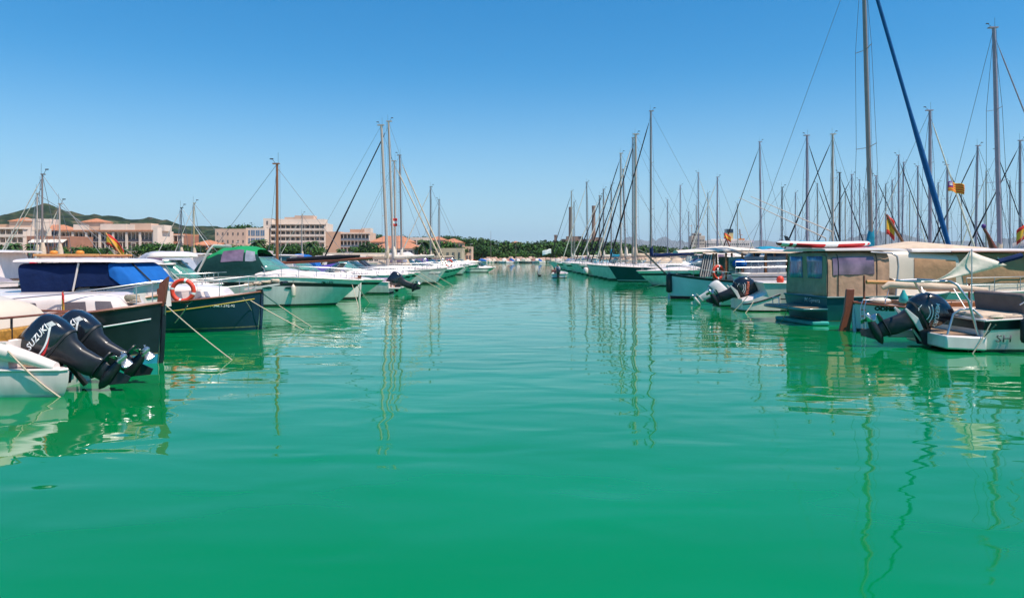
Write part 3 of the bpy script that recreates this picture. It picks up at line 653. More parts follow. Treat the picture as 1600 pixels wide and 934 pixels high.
# ================================================================== SETTING: water, land, quays
def water_mat():
    m = bpy.data.materials.new('harbour water'); m.use_nodes = True; nt = m.node_tree; b = nt.nodes['Principled BSDF']; L = nt.links.new
    b.inputs['Roughness'].default_value = 0.025; b.inputs['IOR'].default_value = 1.42
    ge = nt.nodes.new('ShaderNodeNewGeometry')
    mp = nt.nodes.new('ShaderNodeMapping'); L(ge.outputs['Position'], mp.inputs[0]); mp.inputs['Scale'].default_value = (0.55, 1.0, 1)
    mp.inputs['Rotation'].default_value = (0, 0, radians(8))
    def nz(sc, det, dist=0.0):
        n = nt.nodes.new('ShaderNodeTexNoise'); n.inputs['Scale'].default_value = sc; n.inputs['Detail'].default_value = det; n.inputs['Distortion'].default_value = dist; L(mp.outputs[0], n.inputs['Vector']); return n
    a, c, d = nz(1.05, 1.0, 0.4), nz(3.4, 1.5, 0.3), nz(11, 2)
    pm = nz(0.05, 2)      # calmer and rougher patches
    mr = nt.nodes.new('ShaderNodeMapRange'); mr.inputs[1].default_value = 0.35; mr.inputs[2].default_value = 0.65; mr.inputs[3].default_value = 0.45; mr.inputs[4].default_value = 1.25; L(pm.outputs['Fac'], mr.inputs[0])
    sx = nt.nodes.new('ShaderNodeSeparateXYZ'); L(ge.outputs['Position'], sx.inputs[0])
    far = nt.nodes.new('ShaderNodeMapRange'); far.inputs[1].default_value = 70; far.inputs[2].default_value = 230; far.inputs[3].default_value = 1.0; far.inputs[4].default_value = 6.0; L(sx.outputs[1], far.inputs[0])   # breeze out in the open basin
    def mul(x, k):
        n = nt.nodes.new('ShaderNodeMath'); n.operation = 'MULTIPLY'; L(x, n.inputs[0])
        if isinstance(k, float): n.inputs[1].default_value = k
        else: L(k, n.inputs[1])
        return n.outputs[0]
    def add(x, y): n = nt.nodes.new('ShaderNodeMath'); n.operation = 'ADD'; L(x, n.inputs[0]); L(y, n.inputs[1]); return n.outputs[0]
    h = add(mul(a.outputs['Fac'], WAVE_A), mul(mul(add(mul(c.outputs['Fac'], WAVE_B), mul(d.outputs['Fac'], WAVE_C)), mr.outputs[0]), far.outputs[0]))
    bp = nt.nodes.new('ShaderNodeBump'); bp.inputs['Strength'].default_value = 1.0; bp.inputs['Distance'].default_value = 1.0; L(h, bp.inputs['Height']); L(bp.outputs[0], b.inputs['Normal'])
    cn = nz(0.16, 3, 1.0); rp = nt.nodes.new('ShaderNodeValToRGB'); rp.color_ramp.elements[0].position = 0.35; rp.color_ramp.elements[1].position = 0.68
    rp.color_ramp.elements[0].color = (0.0, 0.172, 0.040, 1); rp.color_ramp.elements[1].color = (0.0, 0.210, 0.066, 1)
    L(cn.outputs['Fac'], rp.inputs[0]); L(rp.outputs[0], b.inputs['Base Color'])
    return m
WAVE_A, WAVE_B, WAVE_C = 0.026, 0.0032, 0.0003
wm_ = water_mat()
mb = MB(); mb.grid(lambda a, b: V(lerp(-15000, 15000, a), lerp(-2000, 26000, b), 0), 6, 6, wm_)
struct(mb.build('water', smooth=0))
CONC = mat('quay concrete', (0.42, 0.37, 0.32), 0.85, var=0.2, scale=2.5, bump=0.3)
PAVE = mat('promenade paving', (0.45, 0.38, 0.32), 0.85, var=0.15, scale=0.8)
for x0, x1, y1 in ((-22.2, -19.6, 150), (23.0, 25.6, 180), (-62, -58, 150), (50, 53, 170)):
    mb = MB(); mb.box(((x0 + x1) / 2, (5 + y1) / 2, 0.2), (x1 - x0, y1 - 5, 1.1), CONC); struct(mb.build('quay', bevel=0.05))
# ---- shore: land rises from the promenade edge to the hills
LAND = mat('dry ground', (0.30, 0.22, 0.15), 0.9, var=0.3, scale=0.02)
SCRUB = bpy.data.materials.new('pine and scrub slope'); SCRUB.use_nodes = True
def scrub(m, c0, c1, c2, s1, s2):
    nt = m.node_tree; b = nt.nodes['Principled BSDF']; b.inputs['Roughness'].default_value = 0.95; b.inputs['Specular IOR Level'].default_value = 0.1
    tc = nt.nodes.new('ShaderNodeTexCoord'); n1 = nt.nodes.new('ShaderNodeTexNoise'); n1.inputs['Scale'].default_value = s1; n1.inputs['Detail'].default_value = 8; n1.inputs['Roughness'].default_value = 0.7
    n2 = nt.nodes.new('ShaderNodeTexVoronoi'); n2.inputs['Scale'].default_value = s2
    for n in (n1, n2): nt.links.new(tc.outputs['Object'], n.inputs['Vector'])
    r = nt.nodes.new('ShaderNodeValToRGB'); r.color_ramp.elements[0].position = 0.42; r.color_ramp.elements[0].color = (*c0, 1); r.color_ramp.elements[1].position = 0.66; r.color_ramp.elements[1].color = (*c2, 1)
    e = r.color_ramp.elements.new(0.52); e.color = (*c1, 1)
    nt.links.new(n1.outputs['Fac'], r.inputs[0])
    mx = nt.nodes.new('ShaderNodeMix'); mx.data_type = 'RGBA'; mx.blend_type = 'MULTIPLY'; mx.inputs[0].default_value = 0.75
    nt.links.new(r.outputs[0], mx.inputs[6]); nt.links.new(n2.outputs['Distance'], mx.inputs[7]); nt.links.new(mx.outputs[2], b.inputs['Base Color'])
scrub(SCRUB, (0.020, 0.040, 0.018), (0.045, 0.07, 0.028), (0.20, 0.14, 0.09), 0.028, 0.07)
FARM = mat('far mountain rock', (0.16, 0.17, 0.17), 0.95, var=0.2, scale=0.002)
# promenade: ground on the left side and far end, edge 1.1 m above the water
def shore(name, pts, z, m, depth=1.6):
    mb = MB(); mb.prism([(x, y, z - depth) for x, y in pts], (0, 0, depth), m); return struct(mb.build(name, smooth=0))
shore('promenade', [(-420, 158), (-30, 195), (-14, 330), (-14, 900), (-900, 900), (-900, 158)], 1.0, PAVE)
shore('shore', [(-13.9, 345), (700, 330), (2500, 900), (2500, 1400), (-13.9, 1400)], 0.7, LAND)
def hill(name, prof, Y, depth, m, amp, N=150, M=22, seed=0):
    # prof: list of (photo column, photo row) read as a skyline at distance Y
    xs = [p[0] for p in prof]
    def sk(px):
        for (a, ya), (b, yb) in zip(prof, prof[1:]):
            if a <= px <= b:
                t = (px - a) / (b - a); t = t * t * (3 - 2 * t) * 0.6 + t * 0.4
                return EYE + (HZ - lerp(ya, yb, t)) / F * Y
        return 0
    X0, X1 = UX(xs[0], Y), UX(xs[-1], Y)
    def fn(a, b):
        X = lerp(X0, X1, a); h = max(sk(800 + X * F / Y), 0.0)
        k = (b * 1.35) if b < 0.74 else (1 - (b - 0.74) / 0.26)
        k = min(max(k, 0), 1) ** 0.9
        p = V(X * (1 + 0.0 * b), Y - depth * 0.74 + b * depth, 0)
        n = noise.fractal(V(X * 0.010 + seed, p.y * 0.010, 0), 1.0, 2.1, 5) * amp * (0.25 + k) + noise.noise(V(X * 0.12, p.y * 0.12, 3)) * amp * 0.10
        edge = min(1, a * 12, (1 - a) * 12)
        p.z = h * k + n * k * edge + (-3 if b in (0, 1) else 0) - 1
        return p
    mb = MB(); mb.grid(fn, N, M, m); return struct(mb.build(name, smooth=180))
hill('hill', [(-260, 372), (-120, 352), (0, 337), (40, 326), (75, 317), (108, 327), (150, 327), (178, 337), (212, 349), (240, 340), (272, 344), (305, 352), (345, 357), (420, 352), (500, 366), (560, 374), (700, 386), (800, 396)], 1500, 500, SCRUB, 14)
hill('far_mountain', [(880, 392), (940, 381), (965, 374), (990, 370.5), (1012, 376), (1030, 373), (1060, 378), (1140, 381), (1190, 376), (1225, 378), (1300, 376), (1352, 366), (1372, 362), (1386, 360.5), (1400, 369), (1450, 376), (1520, 380), (1580, 374), (1700, 380), (1900, 392)], 9500, 2600, FARM, 50, 200, 14, 5)
# ================================================================== NEAR BOATS, LEFT
# --- open white motorboat with the twin black outboards
r1 = thing('motorboat', 'open white motorboat with twin black outboards on its stern, nearest boat on the left', 'motorboat', (-8.32, 13.35, 0), pi)
H = Hull(7.5, 2.7, (1.3, 1.0, 0.92), 'transom', rake=1.2, tr=0.93)
mk_hull(r1, H, [(0.0, DARKA), (0.05, DARKA), (fr(0.5), HGREEN), (below(0.1), HGREEN), (top, GEL)], None, decom=GEL, cock=(0.02, 0.6), sole=0.42, rim=0.28, msole=TEAK, mside=GEL)
mb = MB(); PP = [(-0.42, -1.15), (-0.42, 0.84), (-0.80, 0.96), (-0.95, 1.10), (-0.85, 1.20), (0.40, 1.285), (0.40, -1.22)]; mb.loft([[V(x * k, y * k2, z) for x, y in PP] for z, k, k2 in ((-0.15, 0.75, 0.9), (0.05, 0.90, 0.96), (0.25, 0.98, 0.99), (0.42, 1.0, 1.0))], HGREEN); pl = mb.build('swim_platform', r1, smooth=60)
mb = MB(); mb.prism([(x * 1.01, y * 1.02, 0.425) for x, y in PP], (0, 0, 0.05), GEL); mb.build('platform_edge', pl, bevel=0.02)
mb = MB(); mb.box((-0.22, 0.0, 0.485), (0.36, 1.9, 0.015), TEAK); mb.build('teak_mat', pl)
# bulwark wings sloping down to the platform
for sd in (-1, 1):
    mb = MB(); N = 12; R_ = []
    for i in range(N + 1):
        t = i / N; x = lerp(0.9, -0.75 if sd > 0 else -0.25, t); z = lerp(0.98, 0.47, t ** 1.5); y = sd * lerp(1.28, 1.12, t); w_ = lerp(0.20, 0.10, t)
        R_.append([V(x, y + w_ * cos(a) * (1 if 1 else 0), z + (0.10 * sin(a) if sin(a) > 0 else 0.45 * sin(a) * (z - 0.35))) for a in [2 * pi * k / 12 for k in range(12)]])
    mb.loft(R_, GEL); mb.build('bulwark', r1, smooth=60)
mb = MB(); mb.box((0.42, 0, 0.90), (0.16, 2.2, 0.36), WOODY); mb.build('stern_panel', r1, bevel=0.03)
mb = MB(); mb.box((0.62, 0, 0.64), (0.55, 2.2, 0.28), GELC); mb.build('stern_seat', r1, bevel=0.05)
mb = MB(); mb.tube([(0.3, -1.25, 1.24), (0.3, 0.9, 1.28), (2.5, 1.2, 1.30)], 0.02, RUBR, 8); mb.tube([(0.3, -1.25, 1.24), (2.4, -1.3, 1.28)], 0.02, RUBR, 8)
mb.tube([(0.35, -0.6, 0.9), (0.35, -0.6, 1.25)], 0.02, RUB, 8); mb.tube([(0.35, 0.6, 0.9), (0.35, 0.6, 1.26)], 0.02, RUB, 8); mb.tube([(2.4, -1.3, 1.28), (2.4, -1.3, 0.9)], 0.02, RUB, 8); mb.build('grab_rail', r1)
A = Arch([(0.72, 1.0, 1.12, 0.92, 1.50, 3.4), (1.3, 1.5, 1.16, 0.92, 1.64, 3.2), (2.6, 2.6, 1.16, 0.95, 1.68, 3.2)])
mb = MB(); A.surf(mb, GELC, 5, 26); cc = mb.build('cabin', r1, smooth=60)
for sd in (-1, 1):
    mb = MB(); p = A.P(0.18, A.v_of(0.45, sd, 3.3), 0.0); mb.lathe([(0.055, -0.015), (0.055, 0.012), (0.04, 0.02)], RUB, (p.x, p.y, p.z), 'y', 16); mb.build('air_vent', cc)
outboard(r1, (-0.55, 0.62, 0.62), -1, 53, 0.97, word='SUZUKI', style='a', wsize=0.155, label='nearer black outboard tilted up with its propeller out of the water')
outboard(r1, (-0.55, -0.18, 0.64), -1, 53, 0.97, word='SUZUKI', style='a', wsize=0.155, label='farther black outboard tilted up beside its twin')
mb = MB(); mb.tube([(-0.55, 0.16 + i * .3, 0.55 - .1 * i) for i in range(2)] + [(-0.7, 0.2, 0.05)], 0.05, RUB, 8); mb.tube([(-0.35, 0.62, 0.52), (-0.62, 0.5, 0.28), (-0.66, 0.62, 0.16)], 0.03, RUB, 8); mb.build('control_cable', r1)
# --- llaut builder (double ended Mallorcan boat)
def llaut(label, loc, rz, L=8.0, B=2.8, fb=(1.3, 0.95, 1.15), hull=HBLACK, anti=BLUEA, antz=0.13, rail=WOOD, post=WOODR, posth=0.5, stripe=None, stripem=WHT, deckm=DECKP, name='fishing_boat', cat='boat', topm=None, postlean=0.18, group=None):
    root = thing(name, label, cat, loc, rz, group)
    H = Hull(L, B, fb, 'double', rake=0.12, srake=0.12, draft=0.4, wl=0.8, flare=0.7)
    mk_hull(root, H, [(0.0, anti), (antz, anti), (fr(0.5), hull), (below(0.12), hull), (top, topm or hull)], rail, 0.035, decom=deckm)
    if stripe:
        mb = MB(); H.line(mb, stripem, stripe[0], stripe[1], stripe[2], stripe[3]); mb.build('hull_stripe', root, solid=0.004)
    for e, ze in ((1, fb[0]), (0, fb[2])):
        mb = MB(); sg = 1 if e else -1; xe = L if e else 0
        a = postlean * sg
        mb.prism([(xe - sg * 0.12, -0.05, ze - 0.08), (xe + sg * 0.04, -0.05, ze - 0.10), (xe + sg * 0.03 + a * posth, -0.05, ze + posth * (1 if e else 0.3)), (xe - sg * 0.16 + a * posth, -0.05, ze + posth * 0.72 * (1 if e else 0.3))], (0, 0.10, 0), post)
        mb.build('stem_post' if e else 'stern_post', root, bevel=0.01)
        mb = MB(); mb.tube([(xe - sg * 0.10, 0, -0.3), (xe - sg * .03, 0, 0.1), (xe + sg * 0.01, 0, ze * 0.6), (xe + sg * 0.02, 0, ze - 0.02)], [0.05, 0.055, 0.055, 0.05], hull, 8); mb.build('stem' if e else 'stern_stem', root)
    return root, H
# L2 near dark llaut
sh = lambda t: lerp(0.62, 1.02, max(0, (t - 0.6) / 0.4) ** 1.5)
r2, H2 = llaut('black llaut with grey mesh blinds on its low white cabin, bow beside the twin outboards', (-16.26, 16.15, 0), 0, 8.6, 2.9, (1.34, 0.96, 1.15), HBLACK, BLUEA, 0.2, WOODR, WOODR, 0.56, (lambda t: lerp(0.60, 1.0, max(0, (t - 0.6) / 0.4) ** 1.5), 0.6, 0.985, 0.035))
A = Arch([(2.6, 2.7, 0.95, 0.85, 1.50, 8), (6.8, 6.8, 0.90, 0.85, 1.54, 8), (7.6, 7.55, 0.72, 0.95, 1.54, 8), (8.08, 7.84, 0.50, 1.05, 1.48, 7)])
mb = MB(); A.surf(mb, GEL, 5, 26); cb = mb.build('cabin', r2, smooth=45)
for sd in (-1, 1):
    for u0, u1 in ((0.24, 0.31), (0.40, 0.58), (0.66, 0.88)):
        mb = MB(); A.patch(mb, HATCH, u0, u1, 0.30, 0.74, sd, 0.012, slant=-0.01); mb.build('window_blind', cb)
mb = MB(); mb.tube([(3.0, -1.38, 1.35), (5.5, -1.3, 1.42), (7.0, -0.95, 1.55), (8.2, -0.35, 1.74), (8.62, 0, 1.80)], 0.014, STEEL, 6); mb.tube([(3.0, 1.38, 1.35), (5.5, 1.3, 1.42), (7.0, .95, 1.55), (8.2, .35, 1.74), (8.62, 0, 1.80)], 0.014, STEEL, 6)
for sd in (-1, 1):
    for x, y, z in ((3.0, 1.38, 1.35), (5.5, 1.3, 1.42), (7.0, .95, 1.55), (8.2, .35, 1.74)): mb.tube([(x, sd * y, z), (x, sd * y, 0.95)], 0.013, STEEL, 6)
mb.build('railing', r2)
mb = MB(); mb.tube([(7.0, -0.98, 1.1), (7.02, -1.0, 1.62)], 0.012, WOOD, 6); fs = mb.build('flagstaff', r2); flag(fs, (7.0, -1.0, 1.6), (0.35, -0.3, -0.2), 0.16, 0.55, 'es', 0.6)
mb = MB(); mb.blob((7.95, -0.06, 1.42), (0.16, 0.2, 0.10), ROPED, 12, 6, 0.12)
for k in range(5): mb.torus((7.95, -0.05, 1.34 + k * 0.035), 0.17 - 0.012 * k, 0.02, ROPE, 'z', 20, 6)
mb.build('rope_coil', r2, smooth=60)
mb = MB(); p = H2.P(0.90, 0.55, -1, 0.0); mb.lathe([(0.03, -0.03), (0.03, 0.0), (0.015, 0.01)], STEEL, p, 'y', 10); mb.build('hull_fitting', r2)
# L3 blue canopy boat
r3, H3 = llaut('white llaut with a white roof over blue canvas covers, coloured shaded navy and sunlit blue', (-17.2, 18.95, 0), 0, 8.2, 2.8, (1.36, 1.0, 1.2), GEL, DARKA, 0.1, WOOD, WOODR, 0.2)
A = Arch([(3.0, 3.0, 1.12, 0.9, 1.48, 6), (6.5, 6.5, 1.12, 0.9, 1.48, 6), (6.62, 6.58, 1.12, 0.9, 1.64, 6), (7.98, 7.92, 0.98, 1.0, 1.66, 6)])
mb = MB(); A.surf(mb, GEL, 5, 24); cb = mb.build('cabin', r3, smooth=40)
text(r3, 'MAJONI', 0.10, HNAVY, (7.12, -1.10, 1.49), (1, 0, 0), (0, 0, 1), 'lettering', bvh(cb), 0.2, 0.003)
mb = MB(); A.patch(mb, BLK, 0.74, 0.90, 0.88, 0.92, -1, 0.006); mb.build('vent_slot', cb)
Ac = Arch([(5.35, 5.2, 1.13, 1.30, 2.17, 9), (6.3, 6.3, 1.13, 1.44, 2.19, 9), (6.7, 6.7, 1.13, 1.60, 2.19, 9), (7.75, 7.45, 1.10, 1.64, 2.19, 8)])
mb = MB(); Ac.surf(mb, CBLUE, 5, 30); cv = mb.build('canopy', r3, smooth=40)
Aw = Arch([(7.45, 7.40, 1.125, 1.86, 2.20, 8), (7.72, 7.48, 1.12, 1.645, 2.205, 8), (8.02, 7.56, 1.04, 1.65, 2.20, 7), (8.06, 7.62, 0.98, 1.66, 2.17, 7)])
mb = MB(); Aw.surf(mb, CBLUE2, 5, 30); wc = mb.build('windscreen_cover', r3, smooth=45)  # sunlit front of the same blue canopy, light painted as a brighter blue
mb = MB(); mb.tube([(7.62, -0.45, 2.2), (8.10, -0.38, 1.70)], 0.022, BLK, 6); mb.build('cover_strap', wc)
for y in (-1.15, 1.15):
    mb = MB(); mb.tube([(6.72, y, 2.18), (6.58, y, 1.50)], 0.024, GEL, 8); mb.build('canopy_pole', r3)
Ar = Arch([(5.1, 5.1, 1.12, 2.20, 2.29, 3), (6.4, 6.4, 1.22, 2.20, 2.31, 3), (7.5, 7.5, 1.2, 2.20, 2.29, 3), (7.75, 7.7, 1.0, 2.19, 2.25, 3)])
mb = MB(); Ar.surf(mb, GEL, 5, 20); rf = mb.build('roof', r3, smooth=45)
for y in (-0.8, 0.8):
    mb = MB(); mb.tube([(5.4, y, 2.37), (7.0, y, 2.37)], 0.028, WOODO, 8); mb.build('roof_rail', rf)
for x in (5.5, 6.2, 6.9):
    mb = MB(); mb.tube([(x, -0.8, 2.335), (x, 0.8, 2.335)], 0.02, RUBR, 6); mb.build('roof_bar', rf)
for x in (5.85, 6.5):
    mb = MB(); mb.blob((x, -0.72, 2.43), (0.10, 0.09, 0.06), ORANGE, 12, 8); mb.build('roof_float', rf, smooth=60)
# L4 dark llaut with lifebuoy
r4, H4 = llaut('navy llaut with a yellow hull stripe and a red lifebuoy by its bow', (-16.45, 23.65, 0), 0, 8.4, 2.9, (1.24, 0.88, 1.05), HNAVY, HNAVY, 0.1, WOODR, WOODR, 0.06, (lambda t: lerp(0.60, 1.02, max(0, (t - 0.6) / 0.4) ** 1.4), 0.55, 0.985, 0.035), YEL)
A = Arch([(2.4, 2.5, 0.95, 0.8, 1.42, 7), (5.2, 5.2, 0.97, 0.8, 1.44, 7), (6.9, 6.7, 0.82, 0.85, 1.42, 7), (7.5, 7.15, 0.5, 0.95, 1.36, 6)])
mb = MB(); A.surf(mb, GEL, 5, 26); cb = mb.build('cabin', r4, smooth=45)
for sd in (-1, 1):
    for u0, u1 in ((0.30, 0.40), (0.46, 0.55), (0.60, 0.68), (0.735, 0.80)):
        mb = MB(); A.patch(mb, GLASSC, u0, u1, 0.30, 0.72, sd, 0.012); mb.build('window', cb)
text(r4, '7ª-PM-1-592-92', 0.10, WHT, (7.45, -1.0, 0.80), (1, 0, 0), (0, 0.0, 1), 'lettering', bvh([c for c in r4.children if c.name.startswith('hull')][0]), 0.1, 0.001)
mb = MB(); H4.stanchions(mb, STEEL, 0.62, 0.965, 4, 0.52); mb.build('railing', r4)
mb = MB(); mb.prism([(7.9, -0.13, 1.27), (9.15, -0.10, 1.46), (9.15, 0.10, 1.46), (7.9, 0.13, 1.27)], (0, 0, 0.06), GEL); mb.tube([(9.1, -0.2, 1.5), (9.15, 0.2, 1.5)], 0.06, RUB, 8); mb.build('bowsprit', r4)
mb = MB()
for k in range(4): mb.blob((8.0 + k * 0.28, -0.02 + 0.05 * (k % 2), 1.44 + k * .045), (0.17, 0.12, 0.055), ROPE, 10, 6, 0.25)
mb.build('rope_coil', r4, smooth=50)
lifebuoy(r4, (6.42, -1.22, 1.30), 0.31, 0.07, rot=(0, radians(20), radians(8)))
# L4b fly cruiser with dinghy
rb, Hb = cruiser('white cabin cruiser with green glass and an upturned white dinghy on its roof', (-20.0, 33.2, 0), 0, 7.0, 2.8, (1.15, 1.02, 0.95), glass=GLASSG, style='hard', canopy=None, arch=False, windows=3, ws=0.74, hh=0.62)
mb = MB(); N = 16
R_ = []
for i in range(N + 1):
    t = i / N; x = lerp(3.0, 5.2, t); k = max(1 - abs(2 * t - 1) ** 3.5, 0.02) ** 0.5
    R_.append([V(x, -0.66 * k * cos(a), 2.36 + 0.24 * k * abs(sin(a)) ** 0.7 * (1 if sin(a) > 0 else -0.25)) for a in [2 * pi * j / 18 for j in range(18)]])
mb.loft(R_, GEL); dg = tag(mb.build('dinghy', None, (-19.4, 33.2, 0.0), smooth=60), 'small white dinghy lying upside down on a cruiser roof', 'dinghy')
DING = dg
# L5 green canopy cruiser
r5, H5 = cruiser('white motor cruiser with a green canopy coloured sunlit on top and shaded at the sides', (-17.9, 36.3, 0), 0, 10.6, 3.3, (1.22, 1.42, 1.2), HGREEN, BLK, canopy=CGREEN, hood=CGREEN_SHADE, arch=True, glass=GLASSG, ws=0.585, fd=0.40, cs=0.24)  # top and side colours carry sun and shade on one green cloth
text(r5, 'PM-1-592', 0.13, BLK, (9.0, -1.2, 1.12), (1, 0, 0), (0, 0, 1), 'lettering', bvh([c for c in r5.children if c.name.startswith('hull')][0]), 0.1, 0.002)
# ================================================================== NEAR BOATS, RIGHT
# R1 'SH' boat
q1 = thing('motorboat', 'white open motorboat lettered SH with a big black outboard and grey cushions', 'motorboat', (11.45, 19.05, 0), 0)
H = Hull(7.6, 2.6, (1.3, 1.0, 0.80), 'transom', rake=1.2, tr=0.95)
ho, _ = mk_hull(q1, H, [(0.0, DARKA), (0.05, DARKA), (fr(0.5), GEL), (fr(0.68), GEL), (below(0.04), BLK), (top, GEL)], GEL, 0.025, decom=GEL, cock=(0.03, 0.8), sole=0.42, rim=0.2, msole=TEAK, mside=GELC)
text(q1, 'SH', 0.25, mat('grey lettering', (0.13, 0.13, 0.15), 0.4), (0.50, -1.28, 0.335), (1, 0, 0), (0, 0, 1), 'lettering', bvh(ho), 0, 0.001, sx=1.35)
mb = MB(); mb.prism([(-1.5, 0.42, 0.2), (-1.5, 0.95, 0.2), (-0.6, 1.05, 0.2), (-0.6, 0.42, 0.2)], (0, 0, 0.21), GEL); mb.build('step', q1, bevel=0.03)
mb = MB(); mb.prism([(-0.85, -1.08, 0.08), (-0.72, 1.0, 0.08), (0.05, 1.2, 0.05), (0.05, -1.24, 0.05)], (0, 0, 0.33), GEL); pl = mb.build('swim_platform', q1, bevel=0.04)
mb = MB(); mb.box((-0.37, 0, 0.412), (0.72, 1.9, 0.02), TEAK); mb.build('teak_mat', pl)
for sd in (-1, 1):
    mb = MB(); mb.tube([(-0.72, sd * 0.92, 0.42), (-0.58, sd * 0.92, 0.92), (-0.42, sd * 0.94, 1.03), (-0.15, sd * 1.0, 1.05), (0.05, sd * 1.05, 0.84)], 0.028, STEEL, 8); mb.build('stern_rail', q1, smooth=60)
mb = MB(); mb.tube([(-0.05, -1.05, 0.42), (-0.25, -1.0, 1.25), (-0.50, -0.95, 1.64), (-0.58, -0.8, 1.72), (-0.58, 0.8, 1.72), (-0.50, 0.95, 1.64), (-0.25, 1.0, 1.25), (-0.05, 1.05, 0.42)], 0.032, STEEL, 8)
mb.tube([(-0.56, -0.7, 1.72), (-1.2, -0.6, 1.70)], 0.025, STEEL, 8); mb.tube([(-0.56, 0.7, 1.72), (-1.2, 0.6, 1.70)], 0.025, STEEL, 8); mb.tube([(-1.2, -0.6, 1.70), (-1.2, 0.6, 1.70)], 0.025, STEEL, 8)
mb.build('ski_arch', q1, smooth=60)
mb = MB(); mb.box((0.75, 0, 0.82), (1.35, 1.9, 0.22), CBEIGE); mb.build('sun_pad', q1, bevel=0.06)
mb = MB(); mb.box((1.75, 0, 0.92), (0.9, 1.95, 0.4), CGREY); mb.box((1.22, 0, 1.12), (0.22, 1.95, 0.60), CGREY, (0, -0.15, 0)); mb.box((1.8, 0, 1.22), (1.0, 1.95, 0.28), CGREY); mb.build('seat', q1, bevel=0.06)
mb = MB(); mb.tube([(1.0, -1.0, 1.15), (1.3, -1.05, 1.35), (2.5, -1.1, 1.35)], 0.016, STEEL, 6); mb.tube([(1.3, -1.05, 1.35), (1.3, -1.05, 0.85)], 0.016, STEEL, 6); mb.build('hand_rail', q1)
fender(q1, (0.86, -1.44, 0.55), 0.13, 0.60, RUB)
mb = MB(); mb.blob((0.35, -1.15, 0.87), (0.2, 0.12, 0.06), ROPE, 10, 6, 0.2); mb.build('rope_coil', q1)
outboard(q1, (-1.02, 0.0, 0.64), -1, 62, 1.14, word='MERCURY', style='b', wsize=0.125)
# sun shade sail stretched over its cockpit
mb = MB()
def shade(a, b):
    p0 = V(-1.35, -0.75, 1.70); p1 = V(-0.02, -0.7, 2.48); p2 = V(0.95, -0.6, 2.12)
    q = p0.lerp(p1.lerp(p2, b), a); q.z -= 0.24 * sin(pi * min(a, 1)) * (1.0 - b * 0.75) ; q.y += 0.05 * sin(6 * b) * a; return q
mb.grid(shade, 14, 8, CWHITE); mb.build('sun_shade', q1, solid=0.006, smooth=60)
mb = MB(); mb.tube([(0.0, -0.72, 0.8), (0.0, -0.72, 2.52)], 0.015, STEEL, 8); mb.tube([(0.72, -0.62, 2.20), (1.35, -0.55, 2.36)], 0.07, CBLUE, 8); mb.build('shade_pole', q1)
# R2 white double ender with ladder
q2, HQ = llaut('white llaut lettered ODMIN with a boarding ladder and a tall brown rudder', (10.75, 23.2, 0), 0, 6.4, 2.3, (1.0, 0.78, 0.92), HBLUE, DARKA, 0.06, RUBR, WOODR, 0.1, name='fishing_boat')
hq = [c for c in q2.children if c.name.startswith('hull')][0]
text(q2, 'ODMIN', 0.165, BLK, (0.66, -0.8, 0.74), (0.9, -0.35, 0), (0, 0, 1), 'lettering', bvh(hq), 0, 0.012, sx=1.15)
mb = MB(); mb.prism([(-0.52, -0.05, -0.25), (-0.16, -0.05, -0.25), (-0.02, -0.05, 0.7), (0.03, -0.05, 1.32), (-0.22, -0.05, 1.32), (-0.30, -0.05, 0.6)], (0, 0.10, 0), WOODR); mb.build('rudder', q2, bevel=0.015)
mb = MB()
for y in (-0.14, 0.14): mb.tube([(0.10, -0.52 + y * .8, 0.02), (0.05, -0.50 + y * .8, 0.75), (0.15, -0.45 + y * .8, 1.0), (0.35, -0.42 + y * .8, 1.0)], 0.018, STEEL, 8)
for z in (0.1, 0.3, 0.5, 0.7): mb.tube([(0.08, -0.63, z), (0.08, -0.38, z)], 0.02, RUBR, 6)
mb.build('boarding_ladder', q2)
mb = MB(); mb.tube([(0.35, -0.15, 1.55), (1.6, -0.15, 1.52)], 0.065, WOODO, 10); mb.build('boom', q2)
for xx, z1 in ((0.30, 1.75), (3.6, 1.5)):
    mb = MB(); mb.tube([(xx, -0.1, 0.8), (xx, -0.1, z1)], 0.033, RUBR, 8); mb.build('awning_post', q2)
mb = MB(); pts = [(0.75, -0.35, 1.36), (0.95, -0.35, 1.47), (2.0, -0.35, 1.43), (3.2, -0.35, 1.36), (4.0, -0.35, 1.30)]; mb.tube(pts, [0.06, 0.11, 0.12, 0.11, 0.07], CBEIGE, 12); mb.build('rolled_awning', q2, smooth=60)
mb = MB(); mb.box((2.6, 0, 0.86), (2.6, 1.1, 0.20), WOOD); mb.build('engine_box', q2, bevel=0.04)
mb = MB(); mb.lathe([(0.03, 0.34), (0.05, 0.28), (0.13, 0.1), (0.14, 0.0), (0.1, -0.06)], mat('turquoise plastic', (0.03, 0.36, 0.36), 0.4), (1.3, -0.55, 0.98), 'z', 12); mb.build('buoy', q2, smooth=60)
mb = MB(); mb.blob((0.75, -0.2, 0.98), (0.35, 0.3, 0.10), CWHITE, 12, 6, 0.1); mb.build('folded_cloth', q2, smooth=60)
for a_, b_ in (((0.7, -0.6, .9), (0.95, -.35, 1.35)), ((1.9, -1.0, 0.78), (1.9, -.45, 1.4)), ((2.9, -1.05, 0.78), (2.9, -.45, 1.35))):
    mb = MB(); mb.tube([a_, b_], 0.012, STEEL, 6); mb.build('awning_strut', q2)
